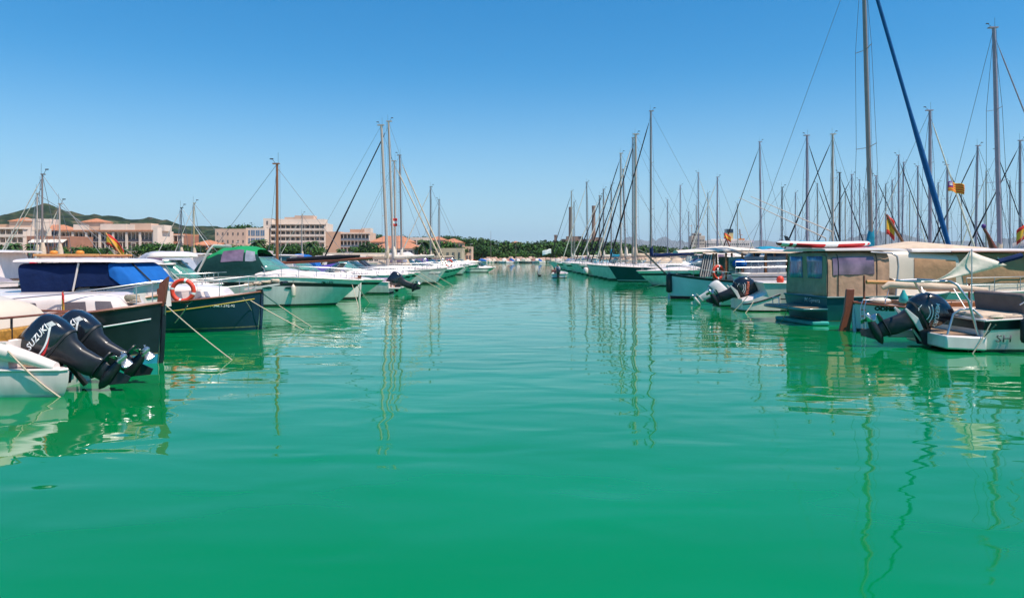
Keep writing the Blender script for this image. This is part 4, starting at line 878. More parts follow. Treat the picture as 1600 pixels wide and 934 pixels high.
# R3 teal boat with canvas cockpit tent
TY = radians(9)
q3 = thing('motorboat', 'teal hulled boat with a tan canvas cockpit tent and a striped board on its roof', 'motorboat', (10.45, 26.3, 0), TY)
H = Hull(5.8, 3.0, (1.05, 1.0, 0.98), 'transom', rake=0.7, tr=0.92, srake=0.15)
ho, _ = mk_hull(q3, H, [(0.0, TEALA), (0.13, TEALA), (fr(0.45), HTEAL), (below(0.1), HTEAL), (top, HTEAL)], HTEAL, 0.035, decom=DECK)
mb = MB(); mb.prism([(-0.95, -1.0, 0.50), (-0.85, -1.35, 0.50), (0.05, -1.40, 0.50), (0.05, 1.40, 0.50), (-0.85, 1.35, 0.50), (-0.95, 1.0, 0.50)], (0, 0, 0.09), HTEAL); pl = mb.build('swim_platform', q3, bevel=0.03)
mb = MB(); mb.box((-0.46, 0, 0.605), (0.8, 2.4, 0.02), TEAK); mb.build('teak_mat', pl)
mb = MB(); mb.tube([(-0.7, 0.5, 0.6), (-0.7, 0.5, 0.85), (-0.7, 0.95, 0.85), (-0.7, 0.95, 0.6)], 0.02, STEEL, 8); mb.build('grab_handle', pl, smooth=60)
mb = MB(); mb.prism([(-0.45, -1.25, 0.0), (-0.45, 1.25, 0.0), (0.15, 1.3, 0.0), (0.15, -1.3, 0.0)], (0, 0, 0.14), TEALA); mb.build('stern_step', q3, bevel=0.04)
text(q3, 'M.Gyvera', 0.21, mat('faded lettering', (0.55, 0.66, 0.66), 0.5), (-0.3, -0.45, 0.82), (0, -1, 0), (0, 0, 1), 'lettering', bvh(ho), 0.35, 0.002, sx=1.2)
Ac = Arch([(0.05, 0.05, 1.30, 0.94, 2.50, 8), (0.5, 0.5, 1.33, 0.96, 2.54, 8), (1.8, 1.8, 1.36, 0.98, 2.56, 8), (2.35, 2.35, 1.36, 0.98, 2.54, 8)])
mb = MB()
nu, nv = 14, 32
def tent(u, v, off=0.0):
    p = Ac.P(u, v, off); p.y += 0.018 * sin(u * 26 + p.z * 1.5); return p
rings = [[tent(i / nu, j / nv) for j in range(nv + 1)] for i in range(nu + 1)]
mb.loft(rings, CTAN, False, (False, False)); tn = mb.build('canvas_tent', q3, smooth=45)
mb = MB()
n_ = 12
def backp(a, b): 
    y = lerp(-1.30, 1.30, a); z = lerp(0.94, 2.48, b); return V(0.05 + 0.03 * sin(a * 20) - 0.02 * sin(b * 5 + a * 7), y, z)
mb.grid(backp, 16, 8, CTAN_SHADE); bk = mb.build('canvas_door', q3, smooth=60, solid=0.006)  # aft face of the same tan canvas, shade put into its colour
for a0, a1 in ((0.12, 0.46), (0.55, 0.90)):
    mb = MB(); mb.grid(lambda a, b: backp(lerp(a0, a1, a), lerp(0.42, 0.92, b)) - V(0.014, 0, 0), 8, 4, GLASSB); mb.build('window', bk, solid=0.004, smooth=60)
for sd in (-1, 1):
    mb = MB(); Ac.patch(mb, GLASSV, 0.16, 0.66, 0.48, 0.86, sd, 0.02, 8, 4); mb.build('window', tn)
    for u in (0.02, 0.30, 0.72):
        mb = MB(); mb.tube([tent(u, Ac.v_of(z, sd, 8), 0.012) for z in [i / 12 for i in range(13)]], 0.012, BLK, 5); mb.build('zip_seam', tn)
Ar = Arch([(-0.05, -0.05, 1.38, 2.54, 2.63, 4), (2.0, 2.0, 1.42, 2.56, 2.67, 4), (3.0, 3.0, 1.38, 2.54, 2.63, 4)])
mb = MB(); Ar.surf(mb, GELG, 4, 18); mb.build('roof', q3, smooth=40)
Ah = Arch([(2.72, 2.72, 1.2, 1.0, 1.62, 6), (3.6, 3.5, 1.0, 1.0, 1.5, 6), (4.3, 4.0, 0.8, 1.0, 1.4, 5)])
mb = MB(); Ah.surf(mb, GELC, 4, 24); mb.build('cabin', q3, smooth=40)
for sd in (-1, 1):
    mb = MB(); mb.tube([(2.55, sd * 1.42, 1.0), (2.65, sd * 1.42, 2.0), (2.6, sd * 1.42, 2.35), (2.4, sd * 1.42, 2.46), (1.6, sd * 1.42, 2.50)], 0.03, STEEL, 8); mb.build('tent_frame', q3, smooth=60)
# board on the roof
mb = MB(); N = 30; R_ = []
for i in range(N + 1):
    t = i / N; x = lerp(-1.15, 2.3, t); k = max(1 - abs(2 * t - 1) ** 4, 0.01) ** 0.5
    zc = 2.76 + 0.06 * (2 * t - 1) ** 2
    R_.append([V(x, 0.38 * k * cos(a), zc + 0.115 * k ** 0.5 * sin(a)) for a in [2 * pi * j / 20 for j in range(20)]])
mb.loft(R_, lambda i, j: (WHT if (1 <= j <= 8) else (RED if (i * 3 + i // 4 + (j % 20 > 14)) % 7 in (0, 1, 2, 4, 5) else WHT))); 
bd = tag(mb.build('paddle_board', None, (10.45, 26.0, 0.0), (0, 0, radians(5)), smooth=60), 'red and white striped paddle board lying on the tan tent roof', 'paddle board')
mb = MB(); mb.prism([(-0.80, -0.012, 2.86), (-0.60, -0.012, 2.86), (-0.75, -0.012, 3.06), (-0.87, -0.012, 3.08)], (0, 0.024, 0), BLK); mb.build('fin', bd)
# R3b cream cabin boat
q4 = thing('motorboat', 'large cream cabin boat with brown window covers and a white roof with red edge', 'motorboat', (12.6, 30.1, 0), 0)
H = Hull(11.0, 3.4, (1.15, 0.98, 0.98), 'transom', rake=0.6, tr=0.9)
mk_hull(q4, H, [(0.0, REDA), (0.1, REDA), (0.28, GEL), (0.36, RUBR), (fr(0.6), GEL), (top, GEL)], GEL, 0.04, decom=DECK)
Ah = Arch([(0.4, 0.4, 1.50, 0.95, 2.56, 9), (2.6, 2.6, 1.56, 0.95, 2.64, 9), (4.6, 4.6, 1.57, 0.95, 2.50, 9), (6.3, 6.3, 1.56, 0.95, 2.50, 9), (9.2, 8.2, 1.20, 1.0, 2.48, 8)])
mb = MB(); Ah.surf(mb, GELC, 5, 30); ch = mb.build('cabin', q4, smooth=40)
for sd in (-1, 1):
    for u0, u1, z0, z1, m_, sl_ in ((0.30, 0.50, 0.0, 0.955, CBROWN, 0.0), (0.545, 0.97, 0.24, 0.93, CBROWN, -0.03)):
        mb = MB(); Ah.patch(mb, m_, u0, u1, z0, z1, sd, 0.02, 12, 5, sl_); mb.build('window_cover', ch)
    mb = MB(); mb.prism([(5.05, sd * 1.61 - 0.01, 1.85), (5.19, sd * 1.61 - 0.01, 1.85), (5.23, sd * 1.61 - 0.01, 2.22), (5.09, sd * 1.61 - 0.01, 2.22)], (0, 0.02, 0), BLK); mb.build('vent_panel', ch)
Ar = Arch([(2.9, 2.9, 1.60, 2.53, 2.68, 5), (7.0, 7.0, 1.68, 2.53, 2.68, 5), (9.3, 9.3, 1.4, 2.50, 2.60, 4)])
mb = MB(); Ar.surf(mb, GEL, 4, 20); rf = mb.build('roof', q4, smooth=40)
mb = MB()
for sd in (-1, 1): mb.tube([(4.4, sd * 1.64, 2.54), (7.0, sd * 1.70, 2.54), (9.3, sd * 1.42, 2.51)], 0.035, RUBR, 6)
mb.build('roof_edge', rf)
Af = Arch([(1.2, 1.5, 1.0, 2.55, 2.66, 2.4), (3.6, 3.6, 1.2, 2.64, 2.98, 2.2), (6.4, 6.0, 1.1, 2.64, 2.76, 2.4)])
mb = MB(); Af.surf(mb, CBEIGE, 5, 18); mb.build('roof_cover', rf, smooth=60)
mb = MB(); H.stanchions(mb, STEEL, 0.45, 0.95, 5, 0.55, 0.04); mb.build('railing', q4)
mb = MB(); N = 20; R_ = []
for i in range(N + 1):
    t = i / N; x = lerp(0.3, 2.0, t); k = max(1 - abs(2 * t - 1) ** 4, 0.01) ** 0.5
    R_.append([V(x, -0.75 + 0.26 * k * cos(a), 2.69 + 0.05 * k * sin(a)) for a in [2 * pi * j / 14 for j in range(14)]])
mb.loft(R_, RED); tag(mb.build('kick_board', None, (12.6, 30.1, 0), smooth=60), 'plain red board lying on the cream boat roof', 'board')
# R4 white sport boat with a black outboard
q5 = thing('motorboat', 'white sport boat with a black line on its curved stern and a black outboard', 'motorboat', (10.7, 32.6, 0), 0)
H = Hull(7.5, 2.7, (1.35, 1.25, 1.25), 'transom', rake=1.2, tr=0.9, srake=0.55)
mk_hull(q5, H, [(0.0, DARKA), (0.06, DARKA), (fr(0.42), GEL), (fr(0.46), BLK), (below(0.08), GEL), (top, GEL)], GEL, 0.025, decom=GEL, cock=(0.16, 0.55), sole=0.6)
mb = MB(); R_ = []
for i in range(9):
    t = i / 8; x = lerp(-0.75, 0.75, t); z = 0.52 + 0.62 * (t ** 1.4); w_ = lerp(0.85, 1.2, t ** 0.5)
    R_.append([V(x, -w_, 0.06), V(x, -w_, z - 0.1), V(x, -w_ + 0.12, z), V(x, w_ - 0.12, z), V(x, w_, z - 0.1), V(x, w_, 0.06)])
mb.loft(R_, GEL); mb.build('stern_moulding', q5, smooth=40)
for sd in (-1, 1):
    mb = MB(); mb.tube([(lerp(-0.74, 0.75, i / 8), sd * (lerp(0.85, 1.2, (i / 8) ** 0.5) + 0.004), 0.30 + 0.45 * (i / 8) ** 1.4) for i in range(9)], 0.03, BLK, 6); mb.build('stern_line', q5)
outboard(q5, (-0.70, 0.1, 0.72), -1, 60, 1.12, word='MERCURY', wm=mat('orange red lettering', (0.75, 0.18, 0.1), 0.4), style='b', wsize=0.14)
mb = MB(); mb.blob((0.85, -0.9, 1.36), (0.16, 0.16, 0.18), LIFER, 12, 8); mb.build('buoy', q5, smooth=60)
Aw = Arch([(3.3, 3.6, 1.0, 1.25, 1.8, 3), (4.4, 3.9, 0.9, 1.25, 1.75, 3)]); mb = MB(); Aw.surf(mb, GLASS, 3, 18, (0, 1)); mb.build('windshield', q5, smooth=50)
# R5 small boat with a white outboard
q6 = thing('motorboat', 'low white dinghy with a tilted white outboard beside the black outboard', 'motorboat', (9.9, 35.6, 0), 0)
H = Hull(4.6, 1.8, (0.75, 0.6, 0.55), 'transom', rake=0.8, tr=0.9)
mk_hull(q6, H, [(0.0, DARKA), (0.05, DARKA), (fr(0.5), GEL), (top, GEL)], BLK, 0.03, decom=GEL, cock=(0.03, 0.75), sole=0.15, rim=0.14)
outboard(q6, (-0.15, 0.2, 0.55), -1, 50, 0.9, cowl=OBW, legm=OBW, style='a')
# R6 blue-white llaut with wheelhouse, bow out
q7, HW = llaut('pale blue wooden boat with a striped curtain, wheelhouse posts and beige awning', (16.9 + 0.6, 41.9, 0), pi, 8.6, 2.9, (1.42, 1.0, 1.15), HBLUE, REDA, 0.13, BLK, GELG, 0.12, topm=BLK)
fender(q7, (8.58, 0.10, 0.86), 0.17, 1.05, RUB)
mb = MB(); mb.prism([(5.2, -0.95, 0.95), (5.2, 0.95, 0.95), (1.2, 0.95, 0.95), (1.2, -0.95, 0.95)], (0, 0, 0.38), GEL); mb.build('coaming', q7, bevel=0.04)
for x in (6.3, 5.6, 4.7, 3.4, 2.2, 1.2):
    for y in (-0.98, 0.98):
        mb = MB(); mb.box((x, y, 1.75), (0.10, 0.09, 1.7), WOOD); mb.build('post', q7)
mb = MB(); Ar = Arch([(1.0, 1.0, 1.15, 2.55, 2.62, 3), (4.0, 4.0, 1.2, 2.58, 2.70, 3), (6.9, 6.9, 1.1, 2.55, 2.62, 3)]); Ar.surf(mb, CBEIGE, 4, 16); rf = mb.build('roof', q7, smooth=45)
mb = MB(); Af = Arch([(3.6, 3.6, 1.05, 2.72, 2.80, 2.2), (5.6, 5.6, 1.1, 2.70, 2.98, 2.0), (8.2, 8.2, 0.7, 2.58, 2.72, 2.0)]); Af.surf(mb, CWHITE, 5, 16); mb.build('awning', q7, smooth=60)
def stripe_m(i, j): return GELG if (i // 1) % 2 else mat('dark curtain stripe', (0.06, 0.06, 0.09), 0.8)
mb = MB(); mb.grid(lambda a, b: V(lerp(7.0, 6.3, a) + 0.25 * (b - 0.5) * -1, 1.0 + 0.03 * sin(a * 30), lerp(1.25, 2.5, b)), 11, 4, stripe_m); mb.build('striped_curtain', q7, solid=0.006, smooth=0)
for x0, x1 in ((5.45, 4.8), (4.6, 3.5), (3.3, 2.3), (2.1, 1.3)):
    for y in (0.98, -0.98):
        mb = MB(); mb.box(((x0 + x1) / 2, y, 1.90), (abs(x0 - x1), 0.02, 0.95), GLASSC if x0 != 5.45 else GLASSG); mb.build('window', q7)
lifebuoy(q7, (6.1, 1.22, 1.50), 0.34, 0.08, rot=(0, 0, radians(25)))
mb = MB(); mb.blob((4.95, 1.3, 1.98), (0.42, 0.22, 0.26), CBLUE2, 14, 9, 0.05); mb.tube([(5.0, 1.3, 1.8), (5.02, 1.3, 1.1)], 0.05, OBM, 8); mb.build('covered_outboard', q7, smooth=60)
mb = MB(); HW.stanchions(mb, STEEL, 0.1, 0.80, 6, 0.45); mb.build('railing', q7)
mb = MB()
for y in (-0.16, 0.16): mb.tube([(8.7, y, 1.35), (9.9, y * 1.1, 2.55), (10.3, y * 1.1, 2.75)], 0.03, ALUD, 6)
for k in range(4): mb.tube([(8.9 + k * 0.33, -0.17, 1.55 + k * 0.33), (8.9 + k * 0.33, 0.17, 1.55 + k * 0.33)], 0.02, ALUD, 5)
mb.build('gangway', q7)
# ================================================================== THE LEFT ROW, FARTHER BOATS
# wooden masted boat
w1, HW1 = llaut('wooden boat with a brown mast and long red brown boom behind the green canopy', (-17.9, 41.2, 0), 0, 9.4, 2.9, (1.2, 0.95, 1.1), GEL, DARKA, 0.1, RUBR, RUBR, 0.15)
mo = rig(w1, 4.75, 1.0, 7.55, 0.11, WOOD, None, (9.4, 1.35), (0.0, 1.2), 1, 0.55, None, boom=None, chain=1.2)
mb = MB(); mb.tube([(4.9, 0, 2.02), (10.1, 0, 2.28)], 0.085, RUBR, 8); bo = mb.build('boom', w1)
mb = MB(); mb.tube([(5.3, 0, 2.2), (8.2, 0, 2.36), (9.4, 0, 2.42)], [0.10, 0.12, 0.06], CBLACK, 8); mb.build('sail_cover', bo, smooth=60)
cruiser('white cruiser with black gangway rails and green glass just past the wooden boom', (-16.9, 44.6, 0), 0, 9.2, 2.9, (1.0, 1.1, 1.1), glass=GLASSG, ws=0.5)
m1, HM1 = cruiser('white motorboat, stern out, with a black outboard and an orange post', (-7.9, 40.9 + 7.3, 0), pi, 7.5, 2.6, (1.1, 1.0, 0.75), HGREEN, GEL, plat=True, style='open', ws=0.5, rails=False, ports=False)
outboard(m1, (-0.6, 0.3, 0.66), -1, 60, 1.1)
mb = MB(); mb.tube([(-0.15, -0.9, 0.4), (-0.15, -0.9, 1.25)], 0.13, WOODO, 8); mb.build('post', m1)
mb = MB(); mb.box((0.7, 0, 0.8), (0.9, 1.8, 0.35), mat('lilac cushion', (0.38, 0.30, 0.42), 0.8)); mb.build('cushion', m1, bevel=0.05)
LC = [
 # label, Y, L, B, kwargs
 ('white cruiser under a violet cover near the orange post', 51.9, 8.6, 2.8, dict(cover=CPURP, glass=GLASSG)),
 ('white cruiser under a pale cream cover, left of the thick white mast', 55.3, 8.8, 2.8, dict(cover=CWHITE)),
 ('white hardtop cruiser with long dark windows in front of the left masts', 58.9, 9.4, 3.0, dict(style='hard', glass=BLK, hull=HGREEN)),
 ('green tinted cruiser with a tilted dark bow cover right of the left masts', 76.8, 8.5, 2.8, dict(hull=HGREEN, canopy=CBEIGE)),
 ('cruiser with a grey green hull, fifth from the far end of the left row', 80.6, 8.0, 2.7, dict(hull=HGREEN)),
 ('white flybridge cruiser with dark glass, midway along the far left row', 85.0, 9.6, 3.1, dict(style='fly')),
 ('small white cruiser with a violet hood, low beside the flybridge cruiser', 89.3, 7.4, 2.6, dict(canopy=CPURP)),
 ('white cruiser with a black hood near the end of the left row', 93.6, 7.8, 2.7, dict(canopy=CBLACK)),
 ('white hardtop cruiser just before the two short far masts', 96.6, 8.6, 2.8, dict(style='hard', lite=True)),
 ('green hulled cruiser between the two short far masts', 105.0, 8.2, 2.8, dict(hull=HGREEN, lite=True)),
 ('white cruiser with a beige hood right of the last left mast', 117.0, 8.4, 2.8, dict(canopy=CBEIGE, lite=True)),
 ('white cruiser, third from the far end of the left row', 124.0, 7.6, 2.6, dict(lite=True)),
 ('dark hooded cruiser, second from the far end of the left row', 132.0, 7.8, 2.7, dict(canopy=CBLUE, lite=True)),
 ('low white boat closing the far end of the left row', 141.0, 6.8, 2.5, dict(lite=True, hull=GELC)),
]
for lb, Y, L, B, kw in LC:
    e = -7.3 if Y < 60 else -6.2
    cruiser(lb, (e - L, Y, 0), 0, L, B, (1.15, 1.12, 1.05), group='cruisers moored in the left row', **kw)
lb6 = [c for c in S.objects if c.get('label', '').startswith('white flybridge')][0]
lifebuoy(lb6, (8.6, -0.9, 1.7), 0.36, 0.09)
def mx(px, Y): return UX(px, Y)
LS = [ # label, mast px, Y, top row, L, heading, kw
 ('sailboat with the thick white mast, leftmost of the tall left masts', 606, 62.6, 196, 11.5, 0, dict(r=0.17, mm=ALUW, lean=0.045, jib=None, spread=2, boom=True, cover=CBEIGE, back=1)),
 ('sailboat with the tallest mast of the left cluster', 615, 66.4, 190, 11.0, pi, dict(r=0.15, mm=ALUW, lean=-0.035, jib=CBLACK, cover=CWHITE)),
 ('sailboat flying a red and white flag from its mast in the left cluster', 618, 70.0, 252, 10.0, 0, dict(r=0.13, mm=ALUW, jib=CBEIGE, cover=CBEIGE, lean=0.01)),
 ('sailboat with a brownish mast, rightmost of the left cluster', 628, 73.4, 243, 10.5, 0, dict(r=0.13, lean=0.02, jib=CBEIGE, cover=CWHITE)),
 ('sailboat with the taller of the two lone masts at the left row end', 673, 101.0, 292, 9.5, pi, dict(r=0.13, jib=CWHITE)),
 ('sailboat with the shorter of the two lone masts at the left row end', 686, 111.5, 312, 9.0, 0, dict(r=0.13, jib=None)),
]
for lb, px, Y, yt, L, hd, kw in LS:
    Xm = mx(px, Y); back = kw.pop('back', None)
    edge = -6.4 if not back else -6.8
    if hd == 0: loc = edge - L; mxx = Xm - loc
    else: loc = edge; mxx = -(Xm - loc)
    rt, HH = sailboat(lb, (loc, Y, 0), hd, L, 3.1, hull=GEL if Y > 68 else HGREEN, mast_x=mxx, mast_top=UZ(yt, Y), group='sailboats moored in the left row', lite=Y > 90, **kw)
    if 'red and white flag' in lb:
        flag(rt, (mxx + 0.2 - 0.6, -0.4, UZ(341, Y)), (1, 0, 0), 0.65, 0.75, 'at', 0.1)
# second basin on the left, beyond the quay
SB = [ # label, px, Y, top, L, mast material, kw
 ('small sailboat with a slim grey mast, tallest at the far left', 66, 43.8, 273, 8.0, ALU, dict()),
 ('small sailboat with a pale mast at the far left edge', 58, 50.0, 303, 8.0, ALUW, dict()),
 ('small sailboat with a white mast right of the far left pair', 93, 46.6, 319, 7.5, ALUW, dict()),
 ('small sailboat with a short black mast before the brown block', 283, 62.0, 325, 7.5, ALUD, dict()),
 ('small sailboat with a yellowish mast before the trees', 303, 65.5, 318, 7.5, mat('yellowed mast', (0.45, 0.33, 0.16), 0.5), dict()),
 ('small sailboat with a white mast before the tall balcony hotel', 472, 98.0, 335, 8.5, ALUW, dict()),
]
for lb, px, Y, yt, L, mm, kw in SB:
    Xm = mx(px, Y); loc = -23.2
    sailboat(lb, (loc, Y, 0), pi, max(L, (loc - Xm) * 1.35), 2.7, fb=(1.1, .95, .9), mast_x=loc - Xm, mast_top=UZ(yt, Y), r=0.07, mm=mm, jib=CWHITE, cover=CBEIGE, spread=1, jr=0.04, group='small sailboats in the second left basin', lite=True)
SC = [
 ('white cruiser with a grey cover, lowest at the left photo edge', -21.0 - 2, 33.0, dict(cover=mat('grey canvas cover', (0.33, 0.30, 0.36), 0.8), style='open')),
 ('white cruiser with green glass behind the blue canvas roof', -23.0, 36.6, dict(glass=GLASSG, style='hard')),
 ('white cruiser with a dark red cover behind the blue canvas roof', -23.0, 40.0, dict(cover=CRED)),
 ('grey topped cruiser behind the orange roof rack', -23.0, 54.2, dict(canopy=mat('pale grey hood', (0.35, 0.38, 0.44), 0.8), style='open')),
 ('white hardtop cruiser behind the upturned dinghy', -23.0, 58.3, dict(style='hard')),
 ('white cruiser with a maroon hood left of the green canopy', -23.0, 70.0, dict(canopy=CRED)),
 ('white flybridge cruiser left of the green canopy', -23.0, 75.0, dict(style='fly')),
 ('white cruiser below the brown wooden mast', -23.0, 84.0, dict(style='hard')),
 ('white cruiser with blue hood right of the brown wooden mast', -23.0, 90.0, dict(canopy=CBLUE2)),
 ('white cruiser with a long pale canopy before the low quay building', -23.0, 105.0, dict(canopy=CWHITE)),
 ('white hardtop cruiser before the salmon end wall', -23.0, 113.0, dict(style='hard')),
]
for lb, X, Y, kw in SC:
    cruiser(lb, (X, Y, 0), pi, 8.4, 2.9, (1.4, 1.3, 1.2), group='cruisers in the second left basin', lite=True, ports=False, **kw)
# flag on a wooden staff
ff = thing('flagpole', 'leaning wooden flagstaff with an orange and yellow flag above the blue canvas boat', 'flagpole', (UX(193, 31), 31, 0))
mb = MB(); mb.tube([(0.0, 0, 0.9), (0, 0, 2.3), (-0.75, 0, 3.35)], 0.035, WOODO, 8); mb.build('staff', ff)
flag(ff, (-0.72, 0, 3.3), (1, 0.1, -0.2), 0.75, 0.45, 'es', 0.75)
# white fishing gantry on the boat behind
# ================================================================== THE RIGHT ROW, FARTHER BOATS
cruiser('white cruiser with a dark stripe, bow out just right of the navy sailboat', (10.2 + 10.5, 60.5, 0), pi, 10.5, 3.2, (1.25, 1.3, 1.2), HGREEN, BLK, canopy=CWHITE, group='cruisers moored in the right row')
cruiser('white cruiser with swept black glass behind the beige awning boat', (12.2 + 9, 51.0, 0), pi, 9.0, 3.0, (1.45, 1.5, 1.3), glass=BLK, style='hard', group='cruisers moored in the right row', windows=1)
cruiser('white hardtop cruiser with clear side windows beside the tan tent', (14.0 + 9, 46.3, 0), pi, 9.0, 3.0, (1.5, 1.6, 1.4), glass=GLASSC, style='hard', group='cruisers moored in the right row', windows=3)
cruiser('white cruiser with a turquoise and cream hood behind the wheelhouse', (14.0 + 8, 55.6, 0), pi, 8.0, 3.0, (1.5, 1.7, 1.5), glass=GLASS, canopy=CTURQ, hood=CWHITE, group='cruisers moored in the right row')
RS = [ # label, px mast, Y, top, L, heading, kw
 ('navy hulled sailboat with a navy sail cover and white waterline', 1017, 71.6, 174, 12.5, pi, dict(hull=HNAVY, stripe=HNAVY, whiteline=WHT, cover=CBLUE, jib=CBLACK, r=0.13, edge=9.35, mm=ALU)),
 ('white sailboat with a thick cream mast just left of the navy sail cover', 993, 76.2, 210, 11.5, pi, dict(cover=CBEIGE, jib=CBLACK, r=0.19, edge=9.0, mm=ALUW)),
 ('white sailboat with a mast tucked behind the thick cream mast', 989, 80.0, 216, 11.0, pi, dict(cover=CBEIGE, jib=CWHITE, r=0.12, edge=9.0)),
 ('sailboat with a slim leaning mast and long sail cover, fourth of the right row', 978, 83.8, 265, 11.0, pi, dict(cover=CWHITE, jib=CBLACK, r=0.11, edge=8.9, lean=-0.03)),
 ('sailboat with a pale mast and black furled jib, fifth of the right row', 970, 88.4, 240, 11.0, pi, dict(cover=CBEIGE, jib=CBLACK, r=0.14, edge=8.9, mm=ALUW)),
 ('sailboat with a short grey mast right of the right chimney', 955, 96.8, 290, 10.0, pi, dict(cover=CTURQ, jib=CWHITE, r=0.11, edge=8.8)),
 ('sailboat with a grey mast second right of the right chimney', 943, 103.5, 296, 10.0, pi, dict(cover=CWHITE, jib=CBLACK, r=0.12, edge=8.8)),
 ('sailboat with a grey mast touching the right chimney', 937, 110.0, 306, 10.0, pi, dict(cover=CBEIGE, jib=CWHITE, r=0.13, edge=8.7)),
 ('sailboat whose mast stands alone between the two chimneys', 918, 126.0, 285, 11.0, pi, dict(cover=CWHITE, jib=CWHITE, r=0.15, edge=8.5, lean=-0.01)),
 ('sailboat whose mast stands just right of the left chimney', 897, 150.0, 316, 10.0, pi, dict(cover=CWHITE, jib=None, r=0.13, edge=8.2)),
 ('sailboat with a white flag, its mast in front of the left chimney', 893, 158.0, 299, 11.0, pi, dict(cover=CWHITE, jib=CBLACK, r=0.17, edge=8.0, mm=ALUW)),
]
for lb, px, Y, yt, L, hd, kw in RS:
    Xm = mx(px, Y); edge = kw.pop('edge'); loc = edge + L; hu = kw.pop('hull', HGREEN)
    rt, HH = sailboat(lb, (loc, Y, 0), hd, L, 3.3, fb=(1.55, 1.25, 1.2), hull=hu, mast_x=loc - Xm, mast_top=UZ(yt, Y), group='sailboats moored in the right row', lite=Y > 92, sprayhood=None if Y > 100 else (CBEIGE if hu is not HNAVY else CBLUE), **kw)
    if 'white flag' in lb: flag(rt, (L - 0.4, 0.1, 4.2), (1, 0.2, 0), 1.9, 1.0, 'w', 0.25)
for lb, Y, kw in (('pale cruiser with a round white fender at its bow, between right row sailboats', 92.6, dict(hull=HGREEN)), ('white cruiser with a turquoise cover between right row sailboats', 117.5, dict(cover=CTURQ, lite=True)), ('green tinted cruiser near the end of the right row', 134.0, dict(hull=HGREEN, lite=True)), ('white cruiser, last but two of the right row', 142.0, dict(lite=True, canopy=CBEIGE))):
    c_, _ = cruiser(lb, (8.4 + 9, Y, 0), pi, 9.0, 3.0, (1.4, 1.3, 1.2), group='cruisers moored in the right row', **kw)
    if 'fender' in lb: fender(c_, (8.2, 0.9, 0.7), 0.3, 0.8, GEL)
# big mast with blue strip
rbig, HB = sailboat('large sailboat with a bright blue furled jib and blue sail cover on the near right', (11.4, 37.0, 0), 0, 10.9, 3.5, fb=(1.8, 1.6, 1.5), mast_x=UX(1362, 37.0) - 11.4, mast_top=18.3, r=0.145, mm=ALU, jib=CSAIL, jr=0.13, cover=CTURQ, lean=0.028)
# second basin on the right
VM = mat('mauve mast', (0.36, 0.29, 0.36), 0.45, metal=0.2)
R2 = [ # label, px, Y, top, X0, heading, mat, kw
 ('sailboat with a mauve mast and a long diagonal pole behind the striped board', 1190, 95, 222, 26.5, pi, VM, dict(jib=CBLACK, r=0.13, lean=-0.015)),
 ('sailboat with a thick mast left of the pair of crossing black jibs', 1261, 80, 212, 26.5, 0, VM, dict(jib=CBLACK, r=0.19)),
 ('sailboat with a thick pale mast right of the pair of crossing black jibs', 1301, 73.5, 210, 26.5, pi, ALUW, dict(jib=CBLACK, r=0.16)),
 ('sailboat with a short black mast topped by a white light', 1312, 88, 270, 33, 0, ALUD, dict(r=0.14, jib=CBLACK)),
 ('sailboat with a dark hooked mast behind the striped board', 1222, 90, 293, 26.5, pi, ALUD, dict(r=0.10, jib=None)),
 ('sailboat with a grey mast above the ferry funnel', 1121, 110, 277, 26, pi, VM, dict(r=0.13, jib=CWHITE)),
 ('sailboat with a grey mast above the middle of the ferry', 1091, 122, 270, 26, 0, VM, dict(r=0.13, jib=CWHITE)),
 ('sailboat with a grey mast left of the ferry bridge', 1063, 135, 290, 26, pi, VM, dict(r=0.13, jib=None)),
 ('sailboat with the leftmost lone mast right of the navy sail cover', 1043, 148, 312, 26, 0, VM, dict(r=0.12, jib=None)),
 ('sailboat with a short mast between the ferry bridge and its funnel', 1088, 140, 322, 27, 0, ALUW, dict(r=0.11, jib=None)),
 ('sailboat with a mauve mast just left of the big blue cover', 1331, 95, 273, 38, pi, VM, dict(r=0.12, jib=CBLACK)),
 ('sailboat with a thin mast second left of the big blue cover', 1343, 118, 281, 48, 0, VM, dict(r=0.11, jib=None)),
 ('sailboat with a thin mast hidden partly by the big near mast', 1369, 88, 275, 38, 0, VM, dict(r=0.12, jib=CBLACK)),
 ('sailboat with the taller left mast of the leaning pair', 1404, 83, 243, 38, 0, VM, dict(r=0.12, jib=CBLACK, lean=-0.0)),
 ('sailboat with the right mast of the leaning pair', 1409, 100, 254, 48, pi, VM, dict(r=0.13, jib=CWHITE, lean=0.02)),
 ('sailboat with a slim mast just left of the leaning pair', 1394, 110, 282, 50, pi, VM, dict(r=0.12, jib=None)),
 ('sailboat with a slim mast touching the blue furled jib', 1434, 92, 260, 45, 0, VM, dict(r=0.12, jib=CBLACK)),
 ('sailboat with a thick mauve mast and tall whip antenna right of the blue jib', 1453, 58, 173, 27, 0, VM, dict(r=0.16, jib=CWHITE)),
 ('sailboat whose mast stands just left of the striped Balearic flag', 1480, 75, 258, 39, 0, VM, dict(r=0.12, jib=CBLACK)),
 ('sailboat with a leaning mauve mast right of the striped Balearic flag', 1524, 70, 228, 39, pi, VM, dict(r=0.13, jib=CBLACK, lean=0.02)),
 ('sailboat with a thin mast tucked left of the tallest far right mast', 1559, 80, 237, 47, 0, VM, dict(r=0.12, jib=CBLACK)),
 ('sailboat with a mauve mast at the right photo edge', 1594, 66, 220, 40, pi, VM, dict(r=0.13, jib=CBLACK)),
 ('sailboat with the tallest mauve mast and two long spreaders at the far right', 1563, 46.6, 44, 26.4, 0, VM, dict(r=0.165, jib=VM, jr=0.06, spread=2, lean=0.027)),
]
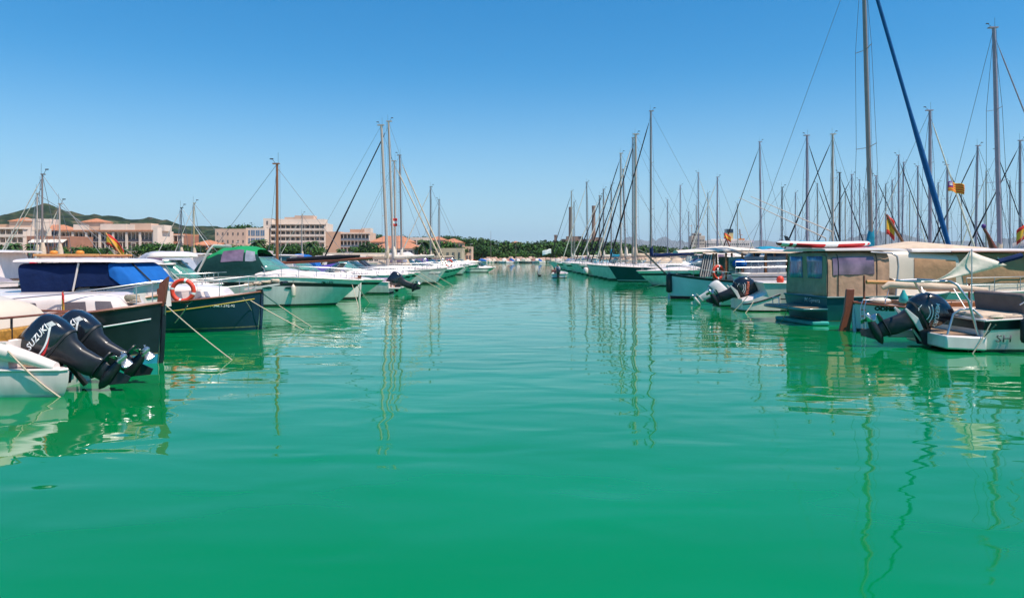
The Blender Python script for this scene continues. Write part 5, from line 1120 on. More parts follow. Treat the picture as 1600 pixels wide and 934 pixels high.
for lb, px, Y, yt, X0, hd, mm, kw in R2:
    Xm = mx(px, Y); L = 10.0
    if Xm - X0 < 3.2: X0 = Xm - 4.2
    if Xm - X0 > 7.5: X0 = Xm - 5.5
    loc = X0 if hd == 0 else X0 + L
    kw.setdefault('jr', 0.07)
    sailboat(lb, (loc, Y, 0), hd, L, 3.2, fb=(1.5, 1.25, 1.2), mast_x=abs(Xm - loc), mast_top=UZ(yt, Y), mm=mm, cover=random.choice([CBEIGE, CWHITE, CBLUE, CTURQ]), group='sailboats in the second right basin', lite=True, **kw)
FM = [(1076, 331, 150), (1106, 302, 138), (1152, 318, 150), (1243, 301, 128), (1277, 287, 112), (1321, 300, 130), (1353, 296, 126), (1384, 288, 120), (1421, 300, 132), (1466, 286, 112), (1502, 297, 124), (1541, 268, 100), (1578, 283, 108)]
NTH = ['leftmost', 'second', 'third', 'fourth', 'fifth', 'sixth', 'seventh', 'eighth', 'ninth', 'tenth', 'eleventh', 'twelfth', 'rightmost']
for i, (px, yt, Y) in enumerate(FM):
    Xm = mx(px, Y); hd = (0, pi)[i % 2]; L = 9.5
    sailboat('distant sailboat, %s from left of the thirteen thinnest far masts on the right' % NTH[i], (Xm - 5.2 if hd == 0 else Xm + 5.2, Y, 0), hd, L, 3.0, mast_x=5.2, mast_top=UZ(yt, Y), r=0.10, mm=(VM, ALU, ALUW)[i % 3], jib=(None, CBLACK, CWHITE)[i % 3], cover=(CBEIGE, CBLUE, CTURQ, CWHITE)[i % 4], group='distant sailboats on the right', lite=True, rails=False)
RC = [('white cruiser with a radar arch above the cream cabin boat', 27.5, 52.5, dict(arch=True, canopy=CWHITE)),
      ('white flybridge cruiser at the right photo edge above the cream cabin boat', 27.5, 42.0, dict(style='fly', arch=True)),
      ('white hardtop cruiser below the striped Balearic flag', 27.5, 64.0, dict(style='hard')),
      ('white cruiser with a blue hood between the right basin sailboats', 27.0, 68.5, dict(canopy=CBLUE)),
      ('white cruiser behind the crossing black jibs', 27.0, 84.5, dict(style='hard')),
      ('white cruiser with a turquoise hood in front of the ferry', 26.0, 103.0, dict(canopy=CTURQ)),
      ('white hardtop cruiser in front of the ferry', 26.0, 116.5, dict(style='hard'))]
for lb, X, Y, kw in RC:
    cruiser(lb, (X, Y, 0), 0, 9.0, 3.0, (1.6, 1.5, 1.4), group='cruisers in the second right basin', lite=True, ports=False, **kw)
# flags and posts on the right
def flagpole(label, px, py0, py1, Y, lean, m, kind, w, h, sag=0.2, r=0.03, side=1, zb=1.0, name='flagpole'):
    X0, Z0, Z1 = UX(px, Y), UZ(py0, Y), UZ(py1, Y)
    t = thing(name, label, 'flagpole', (X0, Y, 0))
    mb = MB(); mb.tube([(0, 0, min(zb, Z0)), (0, 0, Z0), (lean, 0, Z1)], [r, r * 1.1, r * 0.8], m, 8); mb.build('staff', t)
    flag(t, (lean, 0, Z1 - 0.02), (side, 0.1, 0), w, h, kind, sag)
    return t
flagpole('white halyard flying the striped Balearic flag with a purple corner', 1481, 398, 283, 44, 0.0, ALU, 'cat', 0.98, 0.60, 0.22, 0.012)
flagpole('curved brown rudder head post with a Spanish flag above the cream boat roof', 1412, 381, 335, 36, -0.85, WOOD, 'es', 0.4, 0.95, 0.9, 0.07)
t = thing('stern_post', 'red brown carved rudder post with a violet knob at the far right', 'post', (UX(1552, 35), 35, 0))
mb = MB(); mb.tube([(0, 0, 1.2), (0, 0, UZ(388, 35)), (-0.28, 0, UZ(366, 35)), (-0.45, 0, UZ(357, 35))], [0.12, 0.17, 0.07, 0.06], WOODR, 8); mb.build('post', t, smooth=60)
mb = MB(); mb.blob((-0.46, 0, UZ(353.5, 35)), (0.10, 0.10, 0.12), mat('violet paint', (0.10, 0.03, 0.22), 0.4), 10, 7); mb.build('knob', t, smooth=60)
flagpole('small Spanish flag drooping from a staff near the right photo edge', 1590, 392, 350, 40, 0.5, ALUW, 'es', 0.5, 0.8, 0.7, 0.02, -1)
flagpole('wooden post with a drooping Spanish flag on the beige awning boat', 1143, 392, 364, 43.5, -0.45, WOODR, 'es', 0.42, 0.32, 0.6, 0.04)
# two long fishing outriggers
for k, (a, b_) in enumerate((((1155, 309), (1290, 372)), ((1173, 307), (1300, 362)))):
    Y = 50 + k * 1.6; mb = MB(); mb.tube([(UX(b_[0], Y), Y, UZ(b_[1], Y)), (UX(a[0], Y), Y, UZ(a[1], Y))], [0.045, 0.02], ALUW, 6)
    mb.tube([(UX(b_[0], Y), Y, UZ(b_[1], Y)), (UX(b_[0], Y) + 0.3, Y, 1.0)], 0.04, ALUW, 6)
    tag(mb.build('outrigger_pole'), ('lower' if k == 0 else 'upper') + ' of two long white diagonal outrigger poles behind the striped board', 'pole', 'diagonal outrigger poles')
# ================================================================== MIDDLE OF THE CHANNEL
def person(label, loc, rz, joints, edges, rad, shirt, trouser, skin, hair, zsplit, cat='person', parent_name='person'):
    me = bpy.data.meshes.new('person'); me.from_pydata(joints, edges, [])
    o = bpy.data.objects.new(parent_name, me); COL.objects.link(o); o.location = loc; o.rotation_euler = (0, 0, rz)
    sk = o.modifiers.new('skin', 'SKIN'); sk.use_smooth_shade = True
    for i, v in enumerate(me.skin_vertices[0].data): v.radius = (rad[i], rad[i]); v.use_root = (i == 0)
    sb = o.modifiers.new('sub', 'SUBSURF'); sb.levels = 2; sb.render_levels = 2
    bpy.context.view_layer.update()
    m2 = bpy.data.meshes.new_from_object(o.evaluated_get(bpy.context.evaluated_depsgraph_get()))
    o.modifiers.clear(); o.data = m2; m2.materials.clear()
    for m in (shirt, trouser, skin, hair): m2.materials.append(m)
    J = [Vector(j) for j in joints]
    grp = {0: 1, 1: 0, 2: 0, 3: 2, 4: 2}
    for p in m2.polygons:
        c = p.center; k = min(range(len(J)), key=lambda q: (J[q] - c).length)
        p.material_index = zsplit[k]; p.use_smooth = True
    head = J[4]
    for p in m2.polygons:
        if (p.center - head).length < 0.16 and (p.center.z > head.z + 0.03 or (p.center - head).dot((J[4] - J[2]).normalized()) > 0.05): p.material_index = 3
    o['label'] = label; o['category'] = cat
    return o
SKIN = mat('tanned skin', (0.32, 0.17, 0.11), 0.6, var=0.1); HAIR = mat('dark hair', (0.02, 0.015, 0.012), 0.8)
sd_ = thing('dinghy', 'small white open dinghy with a dark outboard, drifting in the channel', 'dinghy', (UX(872, 85), 84.5, 0), radians(80))
H = Hull(3.6, 1.75, (0.7, 0.52, 0.5), 'transom', rake=0.6, tr=0.95)
mk_hull(sd_, H, [(0.0, DARKA), (0.04, DARKA), (fr(0.5), HBLUE), (top, GEL)], GEL, 0.05, decom=GEL, cock=(0.04, 0.8), sole=0.12, rim=0.14)
outboard(sd_, (-0.12, 0.0, 0.5), -1, 6, 0.85)
P1 = [(0, 0, 0), (0.05, 0, 0.28), (0.16, 0, 0.50), (0.24, 0, 0.62), (0.33, 0, 0.73), (0.16, 0.20, 0.48), (0.30, 0.28, 0.24), (0.48, 0.22, 0.10), (0.16, -0.20, 0.48), (0.32, -0.27, 0.25), (0.5, -0.2, 0.12), (0.02, 0.13, -0.02), (0.34, 0.18, 0.16), (0.22, 0.18, -0.28), (0.02, -0.13, -0.02), (0.34, -0.18, 0.16), (0.22, -0.18, -0.28)]
E1 = [(0, 1), (1, 2), (2, 3), (3, 4), (2, 5), (5, 6), (6, 7), (2, 8), (8, 9), (9, 10), (0, 11), (11, 12), (12, 13), (0, 14), (14, 15), (15, 16)]
R1 = [0.15, 0.15, 0.14, 0.055, 0.11, 0.06, 0.045, 0.04, 0.06, 0.045, 0.04, 0.095, 0.075, 0.055, 0.095, 0.075, 0.055]
Z1 = [1, 0, 0, 2, 2, 0, 2, 2, 0, 2, 2, 1, 1, 1, 1, 1, 1]
TR = mat('dark trousers', (0.03, 0.03, 0.05), 0.8)
bx, by = UX(872, 85), 85.0
person('person in a white patterned shirt crouching over the outboard of the dinghy', (UX(872, 85), 85.4, 0.78), radians(-100), P1, E1, [r * 1.12 for r in R1], mat('white patterned shirt', (0.62, 0.60, 0.75), 0.8, var=0.5, scale=9), TR, SKIN, HAIR, Z1)
P2 = [(0, 0, 0), (0.16, 0, 0.16), (0.36, 0, 0.24), (0.50, 0, 0.25), (0.62, 0, 0.26), (0.36, 0.19, 0.20), (0.5, 0.24, -0.02), (0.66, 0.2, -0.2), (0.36, -0.19, 0.20), (0.50, -0.24, -0.02), (0.64, -0.2, -0.22), (0.0, 0.12, -0.02), (0.22, 0.17, -0.14), (0.0, 0.17, -0.32), (0.0, -0.12, -0.02), (0.22, -0.17, -0.14), (0.0, -0.17, -0.32)]
person('person in a dark red top leaning out over the left side of the dinghy', (UX(869, 85.6), 86.1, 0.62), radians(185), P2, E1, [r * 1.05 for r in R1], mat('dark red top', (0.15, 0.03, 0.035), 0.8), TR, SKIN, HAIR, Z1)
mb = MB(); mb.blob((0, 0, 0.10), (0.26, 0.13, 0.12), mat('dark feathers', (0.03, 0.03, 0.035), 0.7), 12, 8); mb.tube([(0.16, 0, 0.14), (0.26, 0, 0.34), (0.22, 0, 0.55), (0.27, 0, 0.64)], [0.08, 0.045, 0.035, 0.045], MC['dark feathers'], 8); mb.tube([(0.27, 0, 0.64), (0.45, 0, 0.66)], [0.03, 0.006], WOODO, 6)
mb.tube([(-0.2, 0, 0.12), (-0.42, 0, 0.10)], [0.07, 0.03], MC['dark feathers'], 6)
tag(mb.build('cormorant', None, (UX(843, 93), 93, 0), (0, 0, radians(150)), smooth=60), 'dark long necked bird swimming alone left of the dinghy', 'bird')
sm_ = [('small open launch at the far left mouth of the channel', 727, 118, 0.2), ]
for lb, px, Y, hd in sm_:
    cruiser(lb, (UX(px, Y), Y, 0), hd, 5.0, 2.0, (0.8, 0.7, 0.65), lite=True, rails=False, ports=False, plat=False)
# ================================================================== mooring ropes
def rp(lb, p0, Y0, p1, sag=0.05, r=0.014, m=ROPE):
    Yw = DY(p1[1]); rope('mooring_rope', lb, (UX(p0[0], Y0), Y0, UZ(p0[1], Y0)), (UX(p1[0], Yw), Yw, 0), sag, r, m)
rp('thick rope from the white platform boat into the water below its outboards', (12, 548), 12.0, (93, 620), 0.05, 0.016)
rp('long straight rope from the black llaut bow to the water', (258, 476), 16.2, (362, 562), 0.03, 0.015)
rp('longer rope from the navy llaut bow, left of two parallel ropes', (376, 460), 23.3, (474, 515), 0.03, 0.018)
rp('shorter rope from the navy llaut bowsprit, right of two parallel ropes', (411, 459), 23.7, (486, 510), 0.03, 0.018)
rp('slack thin rope hanging down the navy llaut bow', (380, 465), 22.8, (405, 513), -0.10, 0.010)
rp('grey rope hanging straight down beside the black llaut stem', (259, 476), 16.0, (252, 560), 0.05, 0.012)
rp('thin rope crossing under the red lifebuoy towards the black llaut', (293, 478), 22.0, (256, 518), 0.10, 0.014)
rp('rope from the green canopy cruiser bow to the water', (556, 442), 36.4, (577, 473), 0.04, 0.018)
rp('second rope from the green canopy cruiser bow, left of the first', (549, 441), 36.3, (560, 480), -0.06, 0.014)
rp('dark rope from the SH boat side to the water', (1556, 507), 17.7, (1512, 549), 0.02, 0.018, ROPED)
rp('pale rope over the rail of the SH boat to the water', (1548, 505), 17.75, (1520, 552), 0.03, 0.014)
rp('pale rope from the sport boat stern near the black outboard', (1168, 463), 31.4, (1146, 487), 0.02, 0.02)
rp('short rope from the sport boat stern corner', (1178, 470), 31.0, (1165, 489), 0.02, 0.016)
rp('dark rope looping from the teal boat platform', (1232, 478), 25.2, (1213, 505), 0.2, 0.014, ROPED)
rp('rope from the pale blue wooden boat bow', (1052, 438), 41.8, (1012, 449.8), 0.03, 0.02)
rp('rope from the white motorboat with the orange post', (600, 452), 48.0, (617, 458.0), 0.03, 0.02)
for k, (px, Y, d) in enumerate(((672, 59, 0.9), (640, 55.3, 1.1), (655, 62.5, 1.0))):
    rope('mooring_rope', ('rope from the dark windowed hardtop cruiser bow', 'rope from the cream covered cruiser bow', 'rope from the thick masted sailboat bow')[k], (-7.3 if k < 2 else -6.8, Y, 1.05), (-7.3 + 1.9 if k < 2 else -5.0, Y - 0.4, 0), 0.03, 0.02)
# ================================================================== TOWN
PLW = mat('white plaster', (0.74, 0.61, 0.51), 0.9, var=0.08, scale=0.3)
PLP = mat('pinkish plaster', (0.64, 0.44, 0.33), 0.9, var=0.1, scale=0.3)
PLS = mat('salmon plaster', (0.60, 0.36, 0.24), 0.9, var=0.1, scale=0.3)
PLB = mat('brown plaster', (0.36, 0.17, 0.11), 0.9, var=0.12, scale=0.3)
TILE = mat('terracotta tiles', (0.52, 0.22, 0.12), 0.85, var=0.25, scale=2.0, stretch=(1, 1, 1))
WDK = mat('dark window', (0.035, 0.04, 0.055), 0.2, var=0.5, scale=0.6, spec=0.6)
WBL = mat('blue glazing', (0.14, 0.22, 0.32), 0.2, var=0.3, scale=0.8, spec=0.6)
GROUND = 1.0
def win_mesh(w, h, m):
    mb = MB(); mb.box((0, 0, 0), (w, 0.12, h), m); mb.box((0, -0.07, 0), (0.07, 0.06, h), PLW); return mb.mesh('window', 0)
def building(label, x0, x1, yt, D, floors, bays, wall, depth=14, balcony=None, roof='flat', cat='building', base=GROUND, columns=None, winm=WDK, wfrac=0.62, ground=True, side=True, name='building', parapet_m=None, gable=2.2, wh=0.55):
    X0, X1, Zt = UX(x0, D), UX(x1, D), UZ(yt, D); Wd = X1 - X0; H_ = Zt - base
    t = thing(name, label, cat, ((X0 + X1) / 2, D, base))
    mb = MB(); mb.box((0, depth / 2, H_ / 2), (Wd, depth, H_), wall); w = mb.build('wall', t, smooth=0)
    fh = H_ / floors; bw = Wd / bays; ww, hh = bw * wfrac, fh * wh
    me = win_mesh(ww, hh, winm)
    for f in range(0 if ground else 1, floors):
        for b in range(bays):
            o = bpy.data.objects.new('window', me); COL.objects.link(o); o.parent = t; o.location = (-Wd / 2 + bw * (b + 0.5), -0.03, fh * (f + 0.55))
    if balcony:
        for f in range(1, floors):
            mb = MB(); z = fh * f + 0.1
            mb.box((0, -0.9, z), (Wd * 0.98, 1.8, 0.22), PLW); mb.box((0, -1.75, z + 0.5), (Wd * 0.98, 0.12, 0.85), balcony)
            for b in range(bays + 1): mb.box((-Wd * 0.49 + Wd * 0.98 * b / bays, -0.9, z + fh * 0.5 - .1), (0.14, 1.7, fh - 0.25), PLW)
            mb.build('balcony', t, smooth=0)
        mb = MB(); mb.box((0, -0.7, H_ + 0.1), (Wd + 0.4, 2.4, 0.3), PLW); mb.build('cornice', t, smooth=0)
    if columns:
        for b in range(columns + 1):
            mb = MB(); mb.box((-Wd / 2 + Wd * b / columns, -2.0, H_ / 2), (0.8, 0.5, H_ - 0.1), PLW); mb.build('column', t, smooth=0)
    if roof == 'flat':
        mb = MB(); e = 0.25
        for cx, cy, sx, sy in ((0, 0.12, Wd + .1, e), (0, depth - 0.12, Wd + .1, e), (-Wd / 2 + .1, depth / 2, e, depth - .5), (Wd / 2 - .1, depth / 2, e, depth - .5)): mb.box((cx, cy, H_ + 0.35), (sx, sy, 0.7), parapet_m or wall)
        mb.build('parapet', t, smooth=0)
    if roof == 'tile':
        mb = MB(); o_ = 0.6; a = Wd / 2 + o_; d0, d1 = -o_, depth + o_; g = gable
        mb.add([(-a, d0, H_ + .02), (a, d0, H_ + .02), (a, d1, H_ + .02), (-a, d1, H_ + .02), (-a + depth * .35, depth / 2, H_ + g), (a - depth * .35, depth / 2, H_ + g)], [(0, 1, 5, 4), (1, 2, 5), (2, 3, 4, 5), (3, 0, 4), (0, 3, 2, 1)], TILE)
        mb.build('roof', t, smooth=0)
    return t, Wd, H_
RBN = [0]
def roofbox(t, cx, w, z, h, m, y=4, d=6, tile=False, name='penthouse'):
    RBN[0] += 1; y += (RBN[0] % 7) * 0.13; z -= (RBN[0] % 5) * 0.03; h += (RBN[0] % 3) * 0.05
    mb = MB(); mb.box((cx, y + d / 2, z + h / 2), (w, d, h), m); o = mb.build(name, t, smooth=0)
    if tile:
        mb = MB(); mb.add([(cx - w / 2 - .5, y - .5, z + h + .03), (cx + w / 2 + .5, y - .5, z + h + .03), (cx + w / 2 + .5, y + d + .5, z + h + .03), (cx - w / 2 - .5, y + d + .5, z + h + .03), (cx, y + d / 2, z + h + 1.6)], [(0, 1, 4), (1, 2, 4), (2, 3, 4), (3, 0, 4), (3, 2, 1, 0)], TILE); mb.build('tile_roof', o, smooth=0)
    return o
t, w, h = building('terraced white block with tiled red balcony edges at the far left', -70, 42, 358, 262, 4, 12, PLW, balcony=PLW)
roofbox(t, w * 0.30, 8, h, 3.0, PLP, tile=True); roofbox(t, w * 0.46, 5, h, 3.8, PLW); roofbox(t, w * 0.05, 16, h, 2.0, PLS)
t, w, h = building('low brown restaurant with four white awnings below the far left block', 42, 108, 372, 246, 2, 6, PLB, roof='flat')
for k in range(4):
    mb = MB(); x = -w / 2 + w * (0.22 + 0.21 * k); mb.prism([(x - 1.3, 0, h - 0.4), (x - 1.3, -2.4, h - 1.5), (x - 1.3, -2.35, h - 1.65), (x - 1.3, 0.0, h - 0.6)], (2.7, 0, 0), CWHITE); mb.build('awning', t, smooth=0)
t, w, h = building('pinkish terrace house with a tiled roof behind the white awnings', 40, 100, 360, 285, 4, 8, PLP, roof='tile', gable=2.5)
roofbox(t, -w * 0.3, 7, h + 0.2, 4.6, PLW)
t, w, h = building('long hotel with dark balconies between white columns', 98, 244, 363, 276, 3, 21, PLW, balcony=mat('dark balcony rail', (0.06, 0.06, 0.08), 0.6), columns=7, wfrac=0.7)
mb = MB(); mb.box((0, -1.0, h + 0.55), (w + 0.5, 3.2, 0.5), TILE); mb.build('roof_edge', t, smooth=0)
for cx, ww, hh in ((-0.38, 6, 2.4), (-0.26, 9, 3.4), (-0.02, 10, 2.6), (0.11, 7, 2.4), (0.27, 8, 3.0), (0.40, 9, 2.2)): roofbox(t, w * cx, ww, h + 0.7, hh, PLP if cx in (-0.26, 0.27) else PLW, tile=cx in (-0.26,))
mb = MB(); mb.box((w / 2 + 1.0, -1.0, h / 2 + 0.8), (1.6, 3.4, h + 1.8), PLW); mb.build('stair_tower', t, smooth=0)
building('brown balcony block at the right end of the long hotel', 248, 287, 368, 292, 3, 6, PLB, balcony=PLB, parapet_m=TILE)
building('low terracotta house behind the promenade trees', 297, 335, 383, 300, 2, 4, PLS, roof='tile')
building('small orange tiled house at the foot of the pink block', 322, 352, 389, 285, 1, 3, PLS, roof='tile', gable=2.6)
t, w, h = building('plain pink block with few windows, left of the tall hotel', 336, 384, 360, 335, 4, 6, PLP, wfrac=0.25, wh=0.35)
t, w, h = building('white block with blue glazing between the pink block and the tall hotel', 384, 414, 358.5, 338, 4, 4, PLW, winm=WBL, wfrac=0.8, wh=0.7)
t, w, h = building('tall white balcony hotel, highest building in the town', 424, 509, 351, 345, 6, 11, PLW, balcony=PLW)
roofbox(t, 0.0, w * 0.86, h + 0.2, 2.6, PLW); roofbox(t, w * 0.05, 9, h + 2.8, 1.8, PLP); roofbox(t, -w * 0.2, 6, h + 2.8, 1.0, PLP)
t2, w2, h2 = building('windowed white stair tower at the left side of the tall hotel', 411.5, 423.5, 343.5, 345.5, 6, 1, PLW, wfrac=0.2, depth=12)
t, w, h = building('salmon apartment block with a blank end wall right of the tall hotel', 509, 532, 364.5, 318, 4, 1, PLS, wfrac=0.0001, wh=0.001)
t, w, h = building('apartment block with dark balconies right of the salmon wall', 532, 578, 365.5, 320, 4, 8, PLP, balcony=mat('grey balcony rail', (0.16, 0.18, 0.22), 0.6))
roofbox(t, 0, w * 0.5, h + .3, 1.9, PLS); roofbox(t, w * 0.3, 4, h + .3, 2.4, PLW)
building('long upper house with terracotta roof behind the left masts', 579, 642, 378, 292, 2, 9, PLS, roof='tile', gable=2.6)
building('long lower house with terracotta roof behind the left masts', 582, 655, 388, 262, 1, 8, PLW, roof='tile', gable=2.4)
building('grey white house behind the left cluster of masts', 640, 668, 373.5, 310, 3, 5, PLW)
building('peach quay house with square windows at the left row end', 668, 722, 391, 240, 1, 6, PLP, wfrac=0.35)
building('pink villa with terracotta roof above the peach quay house', 690, 723, 379, 322, 2, 6, PLS, roof='tile', gable=2.0)
building('pink villa with a flat tiled roof left of the villa above the quay house', 668, 697, 375, 345, 3, 5, PLP, roof='tile', gable=2)
building('small pink house before the right edge of the town trees', 722, 737, 387.5, 330, 2, 3, PLP)
# quay shelter running along the promenade
building('long low white quay shelter in front of the town', 505, 600, 399, 205, 1, 12, PLW, depth=5, wfrac=0.7)
# ------------------------------------------------------------------ trees
def leafm(name, c): return mat(name, c, 0.8, var=0.45, scale=0.9, spec=0.15)
LF = [leafm('pine leaves', (0.045, 0.11, 0.034)), leafm('bright leaves', (0.075, 0.17, 0.035)), leafm('dark leaves', (0.022, 0.052, 0.024)), leafm('olive leaves', (0.06, 0.09, 0.035))]
BARK = mat('bark', (0.14, 0.09, 0.06), 0.95, var=0.3)
def leaves(mb, lobes, n, s, ms):
    """leaf clump faces through the volume of several lobes: denser near the skin, with gaps"""
    for k in range(n):
        c, r = random.choice(lobes)
        d = Vector((random.gauss(0, 1), random.gauss(0, 1), random.gauss(0, 1))).normalized()
        q = random.uniform(0.55, 1.03) if random.random() < 0.8 else random.uniform(0.2, 0.6)
        p = Vector(c) + Vector((d.x * r[0], d.y * r[1], d.z * r[2])) * q
        nrm = (d + Vector((random.uniform(-.9, .9), random.uniform(-.9, .9), random.uniform(-.5, .9)))).normalized()
        a = nrm.orthogonal().normalized(); b = nrm.cross(a); th = random.uniform(0, 6.28); a, b = a * cos(th) + b * sin(th), b * cos(th) - a * sin(th)
        ss = s * random.uniform(0.5, 1.3)
        mb.add([p + a * ss, p + b * ss * 0.7, p - a * ss * 0.9, p - b * ss * 0.6], [(0, 1, 2, 3)], random.choice(ms))
def tree_proto(kind, h, wd, mset, n=900, s=0.42, seed=0):
    random.seed(100 + seed)
    lobes = []
    for k in range(9):
        a = random.uniform(0, 6.28); q = random.uniform(0.1, 0.62)
        if kind == 'pine': lobes.append(((cos(a) * q * wd / 2, sin(a) * q * wd / 2, h * random.uniform(0.68, 0.88)), (wd * random.uniform(.22, .36), wd * random.uniform(.22, .36), h * random.uniform(.10, .17))))
        else: lobes.append(((cos(a) * q * wd / 2, sin(a) * q * wd / 2, h * random.uniform(0.40, 0.78)), (wd * random.uniform(.2, .34), wd * random.uniform(.2, .34), h * random.uniform(.15, .25))))
    mb = MB(); leaves(mb, lobes, n, s, mset); cm = mb.mesh('crown', 0)
    mb = MB(); th = h * (0.66 if kind == 'pine' else 0.45)
    mb.tube([(0, 0, -0.3), (0.1, 0, th * 0.5), (0, 0.1, th)], [h * 0.035, h * 0.025, h * 0.018], BARK, 8)
    for c, r in lobes[:5]: mb.tube([(0, 0.05, th * 0.75), ((c[0]) * 0.5, c[1] * 0.5, (th + c[2]) / 2), c], [h * 0.014, h * 0.01, h * 0.004], BARK, 5)
    tm = mb.mesh('trunk', 60)
    return cm, tm
PROTO = {'pine': [tree_proto('pine', 10, 11, [LF[0], LF[0], LF[2]], 1000, 0.40, k) for k in range(3)],
         'round': [tree_proto('round', 7, 7, [LF[0], LF[1]], 900, 0.34, 10 + k) for k in range(3)],
         'bright': [tree_proto('round', 7, 8, [LF[1], LF[1], LF[0]], 900, 0.34, 20 + k) for k in range(2)],
         'dark': [tree_proto('round', 7, 7, [LF[2], LF[0]], 900, 0.34, 30 + k) for k in range(2)]}
PH = {'pine': 10, 'round': 7, 'bright': 7, 'dark': 7}
def tree(label, px, yt, D, kind, k=0, wid=1.0, group='trees along the promenade', base=GROUND, name='tree'):
    h = UZ(yt, D) - base; s_ = h / (PH[kind] * 0.95)
    t = thing(name, label, 'tree', (UX(px, D), D, base), random.uniform(0, 6.28), group)
    cm, tm = PROTO[kind][k % len(PROTO[kind])]
    for nm, me in (('crown', cm), ('trunk', tm)):
        o = bpy.data.objects.new(nm, me); COL.objects.link(o); o.parent = t; o.scale = (s_ * wid, s_ * wid, s_)
    return t
ORD = ['leftmost', 'second from left', 'third from left', 'fourth from left', 'fifth from left', 'sixth from left', 'seventh from left', 'eighth from left', 'ninth from left', 'tenth from left', 'eleventh from left', 'twelfth from left', 'thirteenth from left', 'fourteenth from left', 'fifteenth from left', 'sixteenth from left', 'seventeenth from left', 'eighteenth from left']
random.seed(3)
pr = [(4, 386, 'dark', 1.2), (100, 388, 'round', 1), (138, 386, 'round', 1), (152, 388, 'round', 1), (228, 384, 'round', 1.3), (243, 380, 'dark', 1.2), (257, 381, 'round', 1.3), (272, 382, 'dark', 1.3), (293, 383, 'round', 1.2), (308, 384, 'dark', 1.2), (346, 386, 'dark', 1.2), (362, 384, 'round', 1.2), (378, 387, 'dark', 1.2), (428, 385, 'round', 1.1), (446, 384, 'round', 1.4), (460, 382, 'dark', 1.4), (478, 386, 'round', 1.2), (494, 386, 'round', 1.2)]
for i, (px, yt, kd, wd) in enumerate(pr):
    tree('%s of the rounded green trees along the left promenade' % ORD[i], px, yt - 3.5, 222 + (i * 7) % 9, kd, i, wd * 1.25)
pr2 = [(560, 384, 'round', 1.3), (574, 376, 'dark', 1.0), (583, 386, 'round', 1.3), (597, 388, 'round', 1.2), (682, 377, 'round', 1.3), (694, 378, 'round', 1.2), (707, 383, 'dark', 1.3), (716, 386, 'round', 1.1)]
for i, (px, yt, kd, wd) in enumerate(pr2):
    tree('%s of the green trees among the houses near the left masts' % ORD[i], px, yt - 1.5, 255 if px > 600 else 235, kd, i, wd * 1.2, 'trees among the houses')
pr3 = [(372, 352.5), (382, 351.5), (395, 352.5), (586, 367), (594, 369), (607, 369), (618, 370), (632, 369), (646, 369), (659, 370), (679, 371), (703, 366.5), (714, 369.5)]
for i, (px, yt) in enumerate(pr3):
    tree('%s of the dark umbrella pines above the town roofs' % ORD[i], px, yt, 400, 'pine', i, 0.8, 'umbrella pines behind the roofs', name='pine_tree')
# far shore: single trees before the wood
fs_ = [(727, 374, 'pine', 'tall dark pine at the left end of the far wood', .8), (736, 383, 'dark', 'dark tree beside the pink houses on the far shore', 1.2), (741, 390, 'bright', 'bright round tree left of the channel mouth', 1.3), (753, 380, 'dark', 'dark tree behind the bright round tree left of the channel mouth', 1.2), (786, 395, 'bright', 'small bright bush tree on the far quay', 1.1), (812, 392, 'bright', 'wide bright green flat tree on the far quay', 1.7), (766, 384, 'round', 'mid green tree between the two bright far trees', 1.3), (846, 386, 'round', 'mid green tree above the bird', 1.3), (866, 384, 'round', 'mid green tree above the dinghy', 1.3), (885, 388, 'dark', 'dark tree behind the white flag', 1.2)]
for px, yt, kd, lb, wd in fs_:
    tree(lb, px, yt, 352, kd, int(px), wd, 'trees on the far shore', 0.7)
# the wood behind: nobody could count it
random.seed(11)
mb = MB()
def skyline(px):
    P = [(715, 376), (727, 372), (745, 369.5), (760, 372), (775, 377), (790, 376), (815, 379), (830, 377), (850, 375.5), (870, 374), (900, 376), (930, 375), (960, 378), (1000, 381), (1060, 386), (1200, 392)]
    for (a, ya), (b, yb) in zip(P, P[1:]):
        if a <= px <= b: return lerp(ya, yb, (px - a) / (b - a))
    return 380
lob = []
for k in range(330):
    D = random.uniform(362, 470); px = random.uniform(716, 1120)
    zt = UZ(skyline(px) + random.uniform(-1.2, 5), D) - 0.0; r = random.uniform(2.6, 5.0)
    lob.append(((UX(px, D), D, zt - r * 0.75), (r, r, r * 0.75)))
    lob.append(((UX(px, D) + random.uniform(-3, 3), D - 2, max(zt - r * 2.2, 2.5)), (r * 1.1, r, r)))
leaves(mb, lob, 42000, 0.75, [LF[0], LF[1], LF[2], LF[3]])
o = mb.build('wood', smooth=0, solid=0.001) if False else None
me = mb.mesh('wood', 0); o = bpy.data.objects.new('wood', me); COL.objects.link(o); struct(o, 'stuff')
